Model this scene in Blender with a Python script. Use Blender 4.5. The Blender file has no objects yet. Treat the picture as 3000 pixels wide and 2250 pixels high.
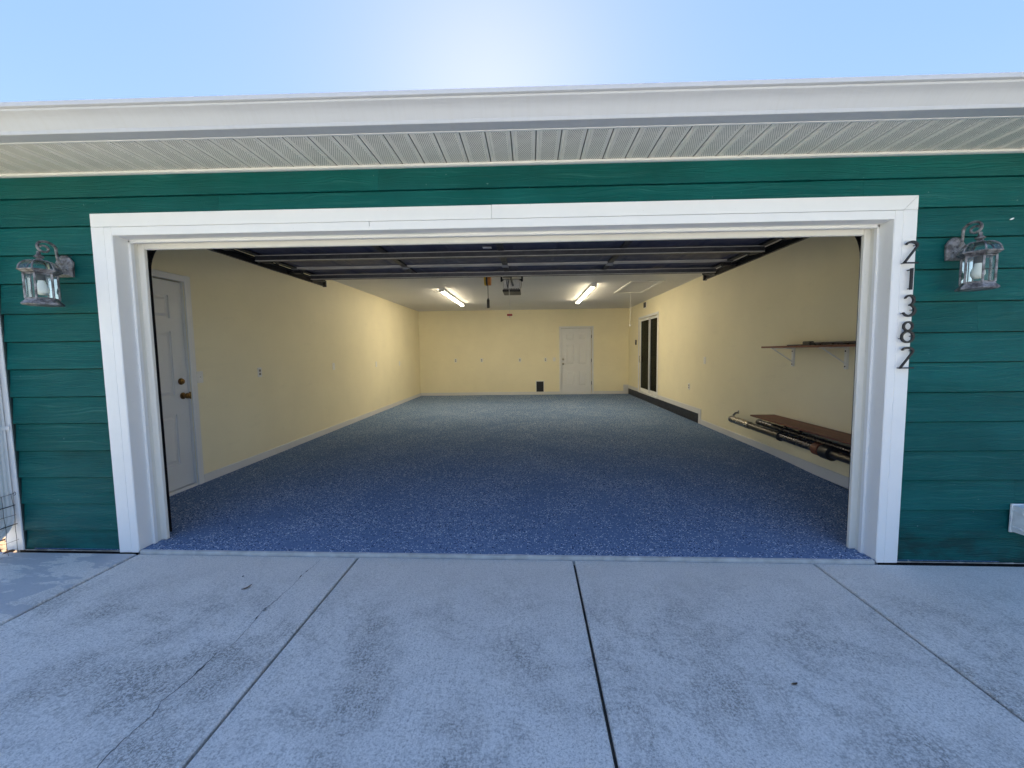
import bpy, bmesh, math, random
from mathutils import Vector, Matrix, noise as mnoise
random.seed(7)
S = bpy.context.scene
COL = S.collection
R = math.radians

# ------------------------------------------------------------------ camera
cam = bpy.data.cameras.new('camera'); co = bpy.data.objects.new('camera', cam); COL.objects.link(co)
cam.sensor_fit = 'HORIZONTAL'; cam.sensor_width = 36.0; cam.lens = 14.165
cam.shift_x = -0.00774; cam.shift_y = -0.00143
cam.clip_start = 0.05; cam.clip_end = 3000
right, down, fwd = (0.99962, 0.02445, -0.0129), (-0.01103, -0.07518, -0.99711), (-0.02535, 0.99687, -0.07488)
m = Matrix.Identity(4)
for i in range(3):
    m[i][0], m[i][1], m[i][2] = right[i], -down[i], -fwd[i]
m[0][3], m[1][3], m[2][3] = 0.21626, -2.56463, 1.31858
co.matrix_world = m
S.camera = co

# ------------------------------------------------------------------ sky and sun (behind the house, a little left)
SUN_EL, SUN_AZ = 31.0, 5.0            # degrees; azimuth measured from +Y towards -X
w = bpy.data.worlds.new('World'); S.world = w; w.use_nodes = True
wn = w.node_tree; wn.nodes.clear()
sky = wn.nodes.new('ShaderNodeTexSky'); sky.sky_type = 'NISHITA'; sky.sun_disc = False
sky.sun_elevation = R(SUN_EL); sky.sun_rotation = R(-SUN_AZ)
sky.altitude = 0; sky.air_density = 1.0; sky.dust_density = 0.10; sky.ozone_density = 1.6
bg = wn.nodes.new('ShaderNodeBackground'); bg.inputs['Strength'].default_value = 0.105
wo = wn.nodes.new('ShaderNodeOutputWorld')
gm = wn.nodes.new('ShaderNodeGamma'); gm.inputs['Gamma'].default_value = 0.16      # whole sky, evenly: levels its brightness so the unseen half lights more
wn.links.new(sky.outputs[0], gm.inputs['Color'])
hs = wn.nodes.new('ShaderNodeHueSaturation'); hs.inputs['Saturation'].default_value = 4.4; hs.inputs['Hue'].default_value = 0.526
wn.links.new(gm.outputs[0], hs.inputs['Color']); wn.links.new(hs.outputs[0], bg.inputs['Color']); wn.links.new(bg.outputs[0], wo.inputs['Surface'])
sl = bpy.data.lights.new('sun', 'SUN'); sl.energy = 5.0; sl.angle = R(0.5); sl.color = (1.0, 0.93, 0.82)
so = bpy.data.objects.new('sun', sl); COL.objects.link(so)
sd = Vector((-math.sin(R(SUN_AZ)) * math.cos(R(SUN_EL)), math.cos(R(SUN_AZ)) * math.cos(R(SUN_EL)), math.sin(R(SUN_EL))))
so.rotation_euler = sd.to_track_quat('Z', 'Y').to_euler(); so.location = (0, 20, 12)
S.view_settings.view_transform = 'Standard'; S.view_settings.look = 'None'
S.view_settings.gamma = 1.0; S.view_settings.use_curve_mapping = False
S.view_settings.exposure = 3.2
S.render.engine = 'CYCLES'
S.cycles.use_denoising = True
S.cycles.max_bounces = 10; S.cycles.diffuse_bounces = 6; S.cycles.transparent_max_bounces = 16
S.cycles.caustics_reflective = False; S.cycles.caustics_refractive = False
S.cycles.sample_clamp_indirect = 6.0

# ------------------------------------------------------------------ measured dimensions (metres)
HW, TW, HT = 2.4385, 0.1335, 2.098      # half opening, casing width, opening height
XL, XR, YB, ZC = -3.157, 3.204, 9.716, 2.595
YF = 0.19                               # inner face of front wall
SOF = 2.49
def drive_z(x): return -0.037 - 0.0144 * x
def floor_z(x, y):
    t = min(1, max(0, y / 2.6)); t = t * t * (3 - 2 * t)
    return (drive_z(x) + 0.018) * (1 - t) + 0.02 * t

# ------------------------------------------------------------------ mesh helpers
class MB:
    def __init__(s): s.v = []; s.f = []; s.mi = []
    def add(s, vs, fs, mi=0):
        o = len(s.v); s.v += [tuple(p) for p in vs]
        s.f += [tuple(i + o for i in f) for f in fs]; s.mi += [mi] * len(fs); return s
    def box(s, x0, x1, y0, y1, z0, z1, mi=0):
        vs = [(x0,y0,z0),(x1,y0,z0),(x1,y1,z0),(x0,y1,z0),(x0,y0,z1),(x1,y0,z1),(x1,y1,z1),(x0,y1,z1)]
        return s.add(vs, [(0,3,2,1),(4,5,6,7),(0,1,5,4),(1,2,6,5),(2,3,7,6),(3,0,4,7)], mi)
    def cbox(s, x0, x1, y0, y1, z0, z1, b=0.003, mi=0, seg=1):
        bm = bmesh.new(); t = MB().box(x0,x1,y0,y1,z0,z1)
        vv = [bm.verts.new(p) for p in t.v]
        for f in t.f: bm.faces.new([vv[i] for i in f])
        b = min(b, 0.45*min(x1-x0, y1-y0, z1-z0))
        bmesh.ops.bevel(bm, geom=bm.edges[:], offset=b, segments=seg, profile=0.6, affect='EDGES')
        bm.verts.index_update()
        s.add([p.co[:] for p in bm.verts], [[q.index for q in f.verts] for f in bm.faces], mi); bm.free(); return s
    def tube(s, pts, r, n=8, caps=True, mi=0, flat=None):
        pts = [Vector(p) for p in pts]; rs = r if isinstance(r, (list, tuple)) else [r]*len(pts)
        rings = []; up = None
        for i, p in enumerate(pts):
            d = (pts[min(i+1, len(pts)-1)] - pts[max(i-1, 0)]).normalized()
            if up is None:
                a = Vector((0,0,1)) if abs(d.z) < 0.9 else Vector((1,0,0))
                up = (a - d*a.dot(d)).normalized()
            else:
                up = (up - d*up.dot(d)); up = up.normalized() if up.length > 1e-6 else d.orthogonal().normalized()
            sd_ = d.cross(up)
            rings.append([p + up*math.cos(2*math.pi*k/n)*rs[i] + sd_*math.sin(2*math.pi*k/n)*rs[i] for k in range(n)])
        vs = [q for rg in rings for q in rg]; fs = []
        for i in range(len(rings)-1):
            for k in range(n):
                fs.append((i*n+k, i*n+(k+1)%n, (i+1)*n+(k+1)%n, (i+1)*n+k))
        if caps: fs += [tuple(range(n))[::-1], tuple((len(rings)-1)*n+k for k in range(n))]
        return s.add(vs, fs, mi)
    def lathe(s, prof, c, n=24, axis='Z', mi=0, phase=0.0):
        vs = []; fs = []
        for r_, h in prof:
            for k in range(n):
                a = 2*math.pi*k/n + phase; u, v_ = r_*math.cos(a), r_*math.sin(a)
                p = {'Z': (u, v_, h), 'Y': (u, h, v_), 'X': (h, u, v_)}[axis]
                vs.append((c[0]+p[0], c[1]+p[1], c[2]+p[2]))
        for i in range(len(prof)-1):
            for k in range(n): fs.append((i*n+k, i*n+(k+1)%n, (i+1)*n+(k+1)%n, (i+1)*n+k))
        fs += [tuple(range(n))[::-1], tuple((len(prof)-1)*n+k for k in range(n))]
        return s.add(vs, fs, mi)
    def prism(s, outline, axis, a, b, mi=0):
        """closed 2-D outline extruded along axis: X -> (y,z), Y -> (x,z), Z -> (x,y)"""
        n = len(outline)
        def P(q, t): return {'X': (t, q[0], q[1]), 'Y': (q[0], t, q[1]), 'Z': (q[0], q[1], t)}[axis]
        vs = [P(q, a) for q in outline] + [P(q, b) for q in outline]
        fs = [(k, (k+1)%n, n+(k+1)%n, n+k) for k in range(n)] + [tuple(range(n))[::-1], tuple(range(n, 2*n))]
        return s.add(vs, fs, mi)

WORLD = {}
def mesh_from(name, mb, off=(0,0,0), smooth=None):
    me = bpy.data.meshes.new(name)
    me.from_pydata([(p[0]-off[0], p[1]-off[1], p[2]-off[2]) for p in mb.v], [], mb.f)
    bm = bmesh.new(); bm.from_mesh(me); bmesh.ops.recalc_face_normals(bm, faces=bm.faces[:]); bm.to_mesh(me); bm.free()
    if any(mb.mi): me.polygons.foreach_set('material_index', mb.mi)
    if smooth is not None:
        me.polygons.foreach_set('use_smooth', [True]*len(me.polygons)); me.set_sharp_from_angle(angle=R(smooth))
    me.update(); return me
def obj(name, mb, mat, parent=None, smooth=None):
    """one mesh object; vertices are given in world coordinates"""
    if parent is not None: off = WORLD[parent.name]
    else:
        xs, ys, zs = zip(*mb.v); off = ((min(xs)+max(xs))/2, (min(ys)+max(ys))/2, min(zs))
    me = mesh_from(name, mb, off, smooth)
    for mt in (mat if isinstance(mat, (list, tuple)) else [mat]): me.materials.append(mt)
    o = bpy.data.objects.new(name, me); COL.objects.link(o)
    if parent is not None: o.parent = parent; WORLD[o.name] = off
    else: o.location = off; WORLD[o.name] = off
    return o
def thing(name, label, cat, loc, group=None):
    o = bpy.data.objects.new(name, None); COL.objects.link(o); o.location = loc; o.empty_display_size = 0.1
    WORLD[o.name] = tuple(loc); return tag(o, label, cat, group)
def tag(o, label, cat, group=None):
    o['label'] = label; o['category'] = cat
    if group: o['group'] = group
    return o
def structure(o, label=None):
    o['kind'] = 'structure'
    if label: o['label'] = label
    return o
def copy_tree(o, parent=None):
    c = o.copy(); COL.objects.link(c); c.parent = parent
    for ch in list(o.children): copy_tree(ch, c)
    return c

# ------------------------------------------------------------------ material helpers
class NT:
    def __init__(s, name):
        s.m = bpy.data.materials.new(name); s.m.use_nodes = True; s.t = s.m.node_tree
        s.b = s.t.nodes['Principled BSDF']; s.out = s.t.nodes['Material Output']
    def n(s, typ, **kw):
        nd = s.t.nodes.new('ShaderNode' + typ)
        for k, v in kw.items():
            if k[0] == '_': setattr(nd, k[1:], v)
        for k, v in kw.items():
            if k[0] == '_': continue
            key = int(k[1:]) if k[0] == 'i' and k[1:].isdigit() else k.replace('__', ' ')
            s.set(nd.inputs[key], v)
        return nd
    def set(s, inp, v):
        if isinstance(v, bpy.types.NodeSocket): s.t.links.new(v, inp)
        elif isinstance(v, bpy.types.Node): s.t.links.new(v.outputs[0], inp)
        else:
            if isinstance(v, (tuple, list)) and len(v) == 3 and inp.type == 'RGBA': v = (*v, 1)
            inp.default_value = v
    def coord(s, scale=(1,1,1), kind='Object', rnd=False):
        c = s.n('TexCoord').outputs[kind]
        if rnd:
            r_ = s.n('ObjectInfo').outputs['Random']
            cmb = s.n('CombineXYZ', X=s.math('MULTIPLY', r_, 37.0), Y=s.math('MULTIPLY', r_, 91.0), Z=s.math('MULTIPLY', r_, 53.0))
            c = s.n('VectorMath', _operation='ADD', i0=c, i1=cmb).outputs[0]
        return s.n('Mapping', Vector=c, Scale=scale).outputs[0]
    def noise(s, vec, scale, detail=3, rough=0.55, dist=0):
        return s.n('TexNoise', Vector=vec, Scale=scale, Detail=detail, Roughness=rough, Distortion=dist).outputs['Fac']
    def math(s, op, a, b=0.0, clamp=False):
        nd = s.n('Math', _operation=op, _use_clamp=clamp, i0=a); s.set(nd.inputs[1], b); return nd.outputs[0]
    def ramp(s, fac, a, b, lo=0.0, hi=1.0):
        return s.n('MapRange', Value=fac, i1=a, i2=b, i3=lo, i4=hi).outputs[0]
    def mix(s, fac, a, b, mode='MIX'):
        nd = s.n('Mix', _data_type='RGBA', _blend_type=mode)
        s.set(nd.inputs[0], fac); s.set(nd.inputs[6], a); s.set(nd.inputs[7], b); return nd.outputs[2]
    def bump(s, h, strength=0.3, dist=0.002, normal=None):
        nd = s.n('Bump', Strength=strength, Distance=dist, Height=h)
        if normal is not None: s.set(nd.inputs['Normal'], normal)
        s.set(s.b.inputs['Normal'], nd.outputs[0]); return nd.outputs[0]
    def p(s, **kw):
        for k, v in kw.items(): s.set(s.b.inputs[k.replace('__', ' ')], v)
        return s.m

def simple(name, col, rough=0.5, metal=0.0, var=0.12, scale=8.0, bump=0.0, bscale=120.0):
    t = NT(name); c = t.coord()
    f = t.noise(c, scale, 4)
    dark = tuple(x*(1-var) for x in col); lite = tuple(min(1, x*(1+var*0.6)) for x in col)
    t.p(Base__Color=t.mix(t.ramp(f, .3, .7), dark, lite), Metallic=metal,
        Roughness=t.ramp(t.noise(c, scale*3, 3), .3, .7, max(.05, rough-.07), min(1, rough+.07)))
    if bump: t.bump(t.noise(c, bscale, 3), bump, 0.001)
    return t.m

# white paint with a faint pebble and scuffs
def white_paint(name, col=(0.80, 0.80, 0.79), rough=0.45, pebble=0.25, ps=260):
    t = NT(name); c = t.coord()
    d = t.ramp(t.noise(c, 2.2, 5, .7), .42, .75, 0, .35)
    sp = t.ramp(t.noise(c, 55, 2, .5), .73, .78, 0, .5)
    base = t.mix(d, col, tuple(x*.86 for x in col))
    base = t.mix(sp, base, tuple(x*.62 for x in (col[0], col[1]*.99, col[2]*.96)))
    t.p(Base__Color=base, Roughness=rough); t.bump(t.noise(c, ps, 2), pebble, 0.001); return t.m

def siding_mat():
    t = NT('green_siding_paint')
    c = t.coord((1, 1, 1), rnd=True)
    warp = t.n('TexNoise', Vector=t.n('Mapping', Vector=c, Scale=(1.1, 1, 5)).outputs[0], Scale=1.6, Detail=2.0)
    wz = t.n('VectorMath', _operation='MULTIPLY_ADD', i0=warp.outputs['Color'], i1=(0, 0, .11), i2=c).outputs[0]
    g1 = t.noise(t.n('Mapping', Vector=wz, Scale=(1.2, 4, 150)).outputs[0], 1.0, 3, .6)
    g2 = t.noise(t.n('Mapping', Vector=wz, Scale=(6, 8, 330)).outputs[0], 1.0, 2, .5)
    h = t.math('ADD', t.ramp(g1, .36, .62), t.math('MULTIPLY', g2, .45))
    blotch = t.noise(c, 2.6, 4, .6)
    speck = t.ramp(t.noise(c, 46, 1.5, .5), .755, .79, 0, .45)
    chalk = t.math('MULTIPLY', t.ramp(g1, .56, .70), t.ramp(blotch, .35, .65, .06, .32))
    rnd = t.n('ObjectInfo').outputs['Random']
    base = t.mix(t.ramp(blotch, .3, .7), (0.0011, 0.068, 0.062), (0.0018, 0.098, 0.090))
    base = t.mix(t.ramp(rnd, 0, 1, 0, .3), base, (0.002, 0.118, 0.115))
    base = t.mix(t.ramp(t.math('FRACT', t.math('MULTIPLY', rnd, 7.31)), 0, 1, 0, .30), base, (0.001, 0.048, 0.050))
    base = t.mix(chalk, base, (0.08, 0.24, 0.22))
    base = t.mix(speck, base, (0.22, 0.34, 0.32))
    wp = t.n('NewGeometry').outputs['Position']; wz2 = t.n('SeparateXYZ', Vector=wp).outputs['Z']
    splash = t.math('MULTIPLY', t.ramp(t.noise(t.n('Mapping', Vector=wp, Scale=(2.2, 1, 5)).outputs[0], 2.0, 5, .65), .44, .60), t.ramp(wz2, .02, .30, .75, 0))
    base = t.mix(splash, base, (0.006, 0.030, 0.030))
    fade = t.ramp(t.noise(t.n('Mapping', Vector=wp, Scale=(1, 1, 2.4)).outputs[0], .9, 4, .6), .42, .66, 0, .35)
    base = t.mix(fade, base, (0.010, 0.150, 0.150))
    t.p(Base__Color=base, Roughness=t.ramp(g1, .3, .7, .58, .45), Specular__IOR__Level=.14)
    t.bump(h, 0.6, 0.0032); return t.m

def concrete_mat(name, patched=False):
    t = NT(name); c = t.n('NewGeometry').outputs['Position']
    rnd = t.n('ObjectInfo').outputs['Random']
    big = t.noise(c, 0.9, 4, .6, .4); mid = t.noise(c, 3.3, 4, .62, .3)
    fine = t.noise(c, 70, 4, .75); grit = t.noise(c, 330, 2, .6)
    broom = t.noise(t.n('Mapping', Vector=c, Scale=(150, 7, 20)).outputs[0], 1, 3, .6)
    base = t.mix(t.ramp(mid, .3, .7), (0.75, 0.71, 0.645), (0.82, 0.78, 0.71))
    base = t.mix(t.ramp(rnd, 0, 1, 0, .25), base, (0.66, 0.64, 0.60))
    # mildew freckles gather in patches, away from the sheltered strip at the door
    y = t.n('SeparateXYZ', Vector=c).outputs['Y']
    far = t.ramp(y, -.12, -.65, .10, 1.0)
    patch = t.ramp(t.noise(c, 2.4, 7, .78, .3), .45, .62)
    speck = t.noise(c, 95, 5, .85)
    speck = t.math('ADD', t.math('MULTIPLY', speck, .88), t.math('MULTIPLY', broom, .12))
    fr1 = t.math('MULTIPLY', t.ramp(speck, .465, .535), t.math('MULTIPLY', patch, far))
    fr2 = t.math('MULTIPLY', t.ramp(speck, .51, .60), t.ramp(y, -.05, -.6, .22, .58))
    frec = t.math('MAXIMUM', t.math('MULTIPLY', fr1, .86), fr2)
    base = t.mix(frec, base, (0.13, 0.128, 0.115))
    base = t.mix(t.math('MULTIPLY', t.math('MULTIPLY', patch, far), .20), base, (0.33, 0.32, 0.29))
    base = t.mix(t.ramp(t.noise(c, 170, 3, .8), .40, .56, .40, 0), base, (0.30, 0.29, 0.27))
    if patched:
        pm = t.ramp(t.noise(t.n('Mapping', Vector=c, Scale=(1.5, 4.2, 1), Rotation=(0,0,.5)).outputs[0], 1.3, 5, .62, .5), .455, .475)
        base = t.mix(t.math('MULTIPLY', pm, .75), base, (0.40, 0.415, 0.43))
        edge = t.ramp(t.noise(t.n('Mapping', Vector=c, Scale=(3, 9, 1), Rotation=(0,0,.5)).outputs[0], 2.2, 5, .7), .58, .62, 0, .5)
        base = t.mix(edge, base, (0.70, 0.69, 0.66))
    t.p(Base__Color=base, Roughness=.86)
    h = t.math('ADD', t.math('MULTIPLY', fine, .7), t.math('ADD', t.math('MULTIPLY', grit, .5), t.math('MULTIPLY', broom, .6)))
    t.bump(h, 0.45, 0.0022); return t.m

def flake_floor():
    t = NT('blue_flake_epoxy'); c = t.coord()
    base = t.mix(t.ramp(t.noise(c, 1.4, 4), .3, .7), (0.130, 0.198, 0.330), (0.150, 0.222, 0.365))
    dens = t.math('ADD', t.math('MULTIPLY', t.noise(c, 1.5, 3, .6), .6), t.math('MULTIPLY', t.noise(c, 5.2, 3, .6), .4))
    for scale, th, colr in ((84, 0.0, (0.66, 0.72, 0.80)), (110, 3.1, (0.44, 0.54, 0.70)), (80, 7.7, (0.012, 0.020, 0.075))):
        vv = t.n('Mapping', Vector=c, Scale=(1, 1, 0), Location=(th, th*1.7, 0)).outputs[0]
        v = t.n('TexVoronoi', _voronoi_dimensions='2D', Vector=vv, Scale=scale)
        pick = t.n('SeparateColor', Color=v.outputs['Color'])
        thr = t.ramp(dens, .36, .64, .975, .74)
        on = t.math('GREATER_THAN', pick.outputs[0], thr)
        rad = t.ramp(pick.outputs[1], 0, 1, .20, .46)
        msk = t.math('MULTIPLY', on, t.math('LESS_THAN', v.outputs['Distance'], rad))
        base = t.mix(msk, base, colr)
    t.p(Base__Color=base, Roughness=.6, Specular__IOR__Level=.0)
    t.bump(t.noise(c, 60, 3), .10, .0015); return t.m

def wall_mat(name, col):
    t = NT(name); c = t.coord()
    f = t.noise(c, 1.1, 4, .6)
    scuff = t.ramp(t.noise(t.n('Mapping', Vector=c, Scale=(1, 1, 4)).outputs[0], 2.4, 5, .7),   .58, .74, 0, .26)
    b = t.mix(t.ramp(f, .3, .7), tuple(x*.95 for x in col), tuple(x*1.03 for x in col))
    b = t.mix(scuff, b, tuple(x*.80 for x in col))
    t.p(Base__Color=b, Roughness=.62)
    t.bump(t.math('ADD', t.ramp(t.noise(c, 75, 2, .5), .42, .62), t.math('MULTIPLY', t.noise(c, 260, 2), .3)), .22, .0018); return t.m

def soffit_mat():
    t = NT('perforated_soffit'); c = t.coord()
    s3 = t.n('SeparateXYZ', Vector=c); x, y = s3.outputs['X'], s3.outputs['Y']
    P = 0.0118
    row = t.math('FLOOR', t.math('DIVIDE', y, P))
    xs = t.math('ADD', t.math('DIVIDE', x, P), t.math('MULTIPLY', row, .5))
    dx = t.math('SUBTRACT', t.math('FRACT', xs), .5); dy = t.math('SUBTRACT', t.math('FRACT', t.math('DIVIDE', y, P)), .5)
    rr = t.math('SQRT', t.math('ADD', t.math('MULTIPLY', dx, dx), t.math('MULTIPLY', dy, dy)))
    hole = t.ramp(rr, .20, .28, 1, 0)
    inx = t.math('MULTIPLY', t.math('GREATER_THAN', x, .013), t.math('LESS_THAN', x, .091))
    hole = t.math('MULTIPLY', hole, inx)
    dirt = t.ramp(t.noise(c, 7, 5, .7), .40, .72, 0, .35)
    wx = t.coord(kind='Object', rnd=True)
    b = t.mix(t.ramp(t.noise(wx, 3, 4), .35, .65), (0.84, 0.81, 0.74), (0.88, 0.85, 0.78))
    b = t.mix(dirt, b, (0.56, 0.53, 0.48))
    b = t.mix(hole, b, (0.03, 0.028, 0.025))
    grv = t.math('MULTIPLY', t.math('GREATER_THAN', x, .1138), t.math('LESS_THAN', x, .1202))
    b = t.mix(t.math('MULTIPLY', grv, .9), b, (0.10, 0.095, 0.085))
    t.p(Base__Color=b, Roughness=.5); t.bump(t.math('MULTIPLY', hole, -1), .4, .002); return t.m

def gutter_mat():
    t = NT('white_aluminium_gutter'); c = t.coord()
    streak = t.noise(t.n('Mapping', Vector=c, Scale=(38, 2, 2)).outputs[0], 1, 4, .65)
    dirt = t.ramp(streak, .45, .75, 0, .16)
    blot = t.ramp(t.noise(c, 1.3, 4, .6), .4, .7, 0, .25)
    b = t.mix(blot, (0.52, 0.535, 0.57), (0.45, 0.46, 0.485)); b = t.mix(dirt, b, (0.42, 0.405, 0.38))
    t.p(Base__Color=b, Roughness=.48); t.bump(t.noise(c, 220, 2), .15, .0006); return t.m

def wood_mat(name, a, b_):
    t = NT(name); c = t.coord()
    g = t.noise(t.n('Mapping', Vector=c, Scale=(26, 1.6, 26)).outputs[0], 1, 4, .6, .6)
    k = t.ramp(t.noise(c, 6, 3), .62, .72, 0, .6)
    t.p(Base__Color=t.mix(k, t.mix(t.ramp(g, .35, .65), a, b_), tuple(x*.4 for x in a)), Roughness=.55)
    t.bump(g, .2, .001); return t.m

def galv_mat(name, col=(.45, .46, .47), rough=.42):
    t = NT(name); c = t.coord()
    v = t.n('TexVoronoi', Vector=c, Scale=34).outputs['Color']
    g = t.n('SeparateColor', Color=v).outputs[0]
    t.p(Base__Color=t.mix(g, tuple(x*.75 for x in col), col), Metallic=.75, Roughness=t.ramp(g, 0, 1, rough-.08, rough+.1)); return t.m

def lantern_metal():
    t = NT('weathered_bronze'); c = t.coord()
    f = t.ramp(t.noise(c, 26, 5, .7), .40, .62)
    t.p(Base__Color=t.mix(f, (0.070, 0.066, 0.070), (0.32, 0.32, 0.34)), Metallic=.25, Roughness=t.ramp(f, 0, 1, .42, .65))
    t.bump(t.noise(c, 120, 3), .2, .001); return t.m

def thin_glass(name, tint=(.92, .97, .96), fk=1.3, rough=.03, dark=1.0):
    t = NT(name); t.t.nodes.remove(t.b)
    tr = t.n('BsdfTransparent', Color=tuple(x*dark for x in tint)); gl = t.n('BsdfGlossy', Color=(1,1,1), Roughness=rough)
    fr = t.n('Fresnel', IOR=1.5)
    c = t.coord(); sm = t.ramp(t.noise(c, 22, 4), .4, .7, 0, .02)
    mx = t.n('MixShader', i0=t.math('ADD', t.math('MULTIPLY', fr.outputs[0], fk), sm, True), i1=tr.outputs[0], i2=gl.outputs[0])
    t.set(t.out.inputs['Surface'], mx.outputs[0]); return t.m

def emit(name, col, strength):
    t = NT(name); t.p(Base__Color=(.9,.9,.9), Emission__Color=col, Emission__Strength=strength); return t.m

M = dict(
  siding=siding_mat(), white=white_paint('white_trim_paint'), white2=white_paint('white_jamb_paint', (.82,.82,.81), .4, .1, 120),
  cream=white_paint('cream_vinyl_stop', (.74,.72,.66), .5, .1, 120), doorw=white_paint('white_door_paint', (.72,.725,.73), .38, .12, 160),
  concrete=concrete_mat('driveway_concrete'), concrete_p=concrete_mat('patched_concrete', True),
  floor=flake_floor(), curbp=simple('dark_blue_curb_paint', (.010,.012,.022), .5, var=.2),
  edge=simple('bare_slab_edge', (.52,.52,.50), .85, var=.25, scale=14, bump=.4),
  wall=wall_mat('yellow_wall_paint', (.84,.765,.54)), ceil=wall_mat('white_ceiling_paint', (.68,.665,.65)),
  base=white_paint('baseboard_paint', (.66,.655,.65), .45, .08, 90),
  soffit=soffit_mat(), gutter=gutter_mat(), fascia=white_paint('white_fascia', (.78,.78,.77), .5, .1),
  galv=galv_mat('galvanised_steel', (.085,.09,.105)), steel=galv_mat('dark_track_steel', (.045,.047,.055), .45), hinge=galv_mat('hinge_steel', (.30,.31,.33), .4),
  doorblue=simple('navy_door_panel', (.030,.040,.095), .5, var=.2, scale=3), doorrail=simple('pale_door_rail', (.42,.41,.40), .5, var=.2, scale=5),
  black=simple('black_plastic', (.018,.018,.02), .45), blackm=simple('black_satin_metal', (.005,.005,.009), .5),
  yellow=simple('yellow_plastic', (.62,.40,.03), .4), orange=simple('orange_plastic', (.60,.22,.03), .4), red=simple('red_plastic', (.35,.015,.02), .4),
  cord=simple('white_cord', (.68,.66,.62), .7), plate=simple('white_plastic_plate', (.78,.77,.74), .35, var=.05), slot=simple('grey_slot', (.22,.21,.20), .6),
  brass=simple('antique_brass', (.22,.13,.05), .28, .9, .3, 30), chrome=simple('chrome', (.30,.285,.27), .3, .95, .2, 12), pewter=simple('satin_nickel', (.55,.50,.42), .25, .95),
  pipe=simple('dull_steel_tube', (.10,.095,.09), .38, .85, .3, 10), darkpipe=simple('dark_steel_tube', (.07,.07,.085), .3, .8, .4, 10),
  wood=wood_mat('red_brown_stained_board', (.135,.045,.025), (.24,.085,.045)),
  lantern=lantern_metal(), glass=thin_glass('lantern_glass', fk=.75), slidglass=thin_glass('sliding_door_glass', (.40,.46,.40), fk=.22, dark=.5),
  bulb=simple('frosted_bulb', (.88,.88,.85), .4, var=.03), lamp=emit('lit_diffuser', (1.0,.86,.60), 8.5),
  vinyl=simple('white_vinyl', (.80,.80,.79), .35, var=.1, scale=5), vinyld=simple('weathered_white_plastic', (.82,.82,.80), .5, var=.22, scale=11, bump=.2),
  wire=simple('rusty_wire', (.10,.085,.08), .6, .5), leaf=simple('dry_leaf', (.115,.06,.03), .8, var=.5, scale=40), stone=simple('grey_pebble', (.25,.25,.24), .9, var=.4, scale=60),
  grass=simple('pale_bounce_lawn', (.19,.185,.10), .9, var=.5, scale=1.5, bump=.8, bscale=40), dirt=simple('joint_dirt', (.055,.05,.042), .95, var=.5, scale=20, bump=.6),
  crack=simple('dark_crack', (.085,.083,.078), .95, var=.4, scale=40), shingle=simple('grey_shingles', (.10,.095,.09), .9, var=.4, scale=9, bump=.6, bscale=50),
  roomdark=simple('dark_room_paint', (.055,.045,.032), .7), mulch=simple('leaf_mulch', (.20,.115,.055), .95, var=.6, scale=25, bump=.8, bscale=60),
)

# ================================================================== setting: ground, driveway
mb = MB().add([(-400,-400,-.16),(400,-400,-.16),(400,400,-.16),(-400,400,-.16)], [(0,1,2,3)])
structure(obj('ground', mb, M['grass']))  # unseen lawn, colour lightened to bounce more sun onto facade and walls
mb = MB()
def tilted(mb, x0, x1, y0, y1, top, bot, e=0.006):
    """slab that follows the driveway's cross fall, with eased top edges"""
    def z(x, d): return drive_z(x) + d
    vs = []
    for (ax, ay, d) in ((0,0,bot),(0,0,top-e),(e,e,top)):
        vs += [(x0+ax,y0+ay,z(x0,d)),(x1-ax,y0+ay,z(x1,d)),(x1-ax,y1-ay,z(x1,d)),(x0+ax,y1-ay,z(x0,d))]
    fs = [(0,3,2,1),(8,9,10,11)]
    for k in (0,4):
        for i in range(4): fs.append((k+i, k+(i+1)%4, k+4+(i+1)%4, k+4+i))
    return mb.add(vs, fs)
tilted(mb, -4.3, 5.2, -10.9, -.03, -.022, -.10)
drv = structure(obj('driveway', mb, M['dirt']), 'weathered pale concrete driveway of long slabs with dark joints')
G = .007
xe = [-3.62, -2.437, -.938, .488, 2.035, 3.50, 4.95]
for j, (ya, yb) in enumerate(((-3.55, -.012), (-7.1, -3.565), (-10.7, -7.115))):
    for i in range(len(xe)-1):
        mb = MB(); tilted(mb, xe[i]+G, xe[i+1]-G, ya, yb, 0 if i else .003, -.09)
        slab = obj('slab', mb, M['concrete_p'] if i == 0 else M['concrete'], drv)
        if i == 1 and j == 0:       # the wandering crack across the second slab
            pts = [(-1.17,-.05),(-1.172,-.14),(-1.188,-.23),(-1.181,-.36),(-1.19,-.50),(-1.203,-.58),(-1.186,-.70),(-1.181,-.82),(-1.212,-.875),(-1.213,-1.02),(-1.233,-1.13),(-1.21,-1.19),(-1.222,-1.28),(-1.222,-1.36),(-1.19,-1.46),(-1.20,-1.7),(-1.23,-2.1),(-1.19,-2.6)]
            fine = []
            for a, b in zip(pts, pts[1:]):
                for k in range(7):
                    u = k/7; fine.append((a[0]*(1-u)+b[0]*u + random.uniform(-.0035,.0035), a[1]*(1-u)+b[1]*u))
            c = MB(); vs = []; fs = []
            for k, (x, y) in enumerate(fine):
                wd = .0007 + .0013*max(0, mnoise.noise((x*3, y*7, 1))) + .0006*min(1, abs(y))
                if random.random() < .05: wd += .0035
                z = drive_z(x) + .0008
                vs += [(x-wd, y, z), (x+wd, y, z)]
            for k in range(len(fine)-1): fs.append((2*k, 2*k+1, 2*k+3, 2*k+2))
            c.add(vs, fs); obj('crack', c, M['crack'], slab)  # thin dark ribbon laid just above the slab
mb = MB().box(-60, 60, -19.5, -11.2, -.30, -.14)
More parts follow.
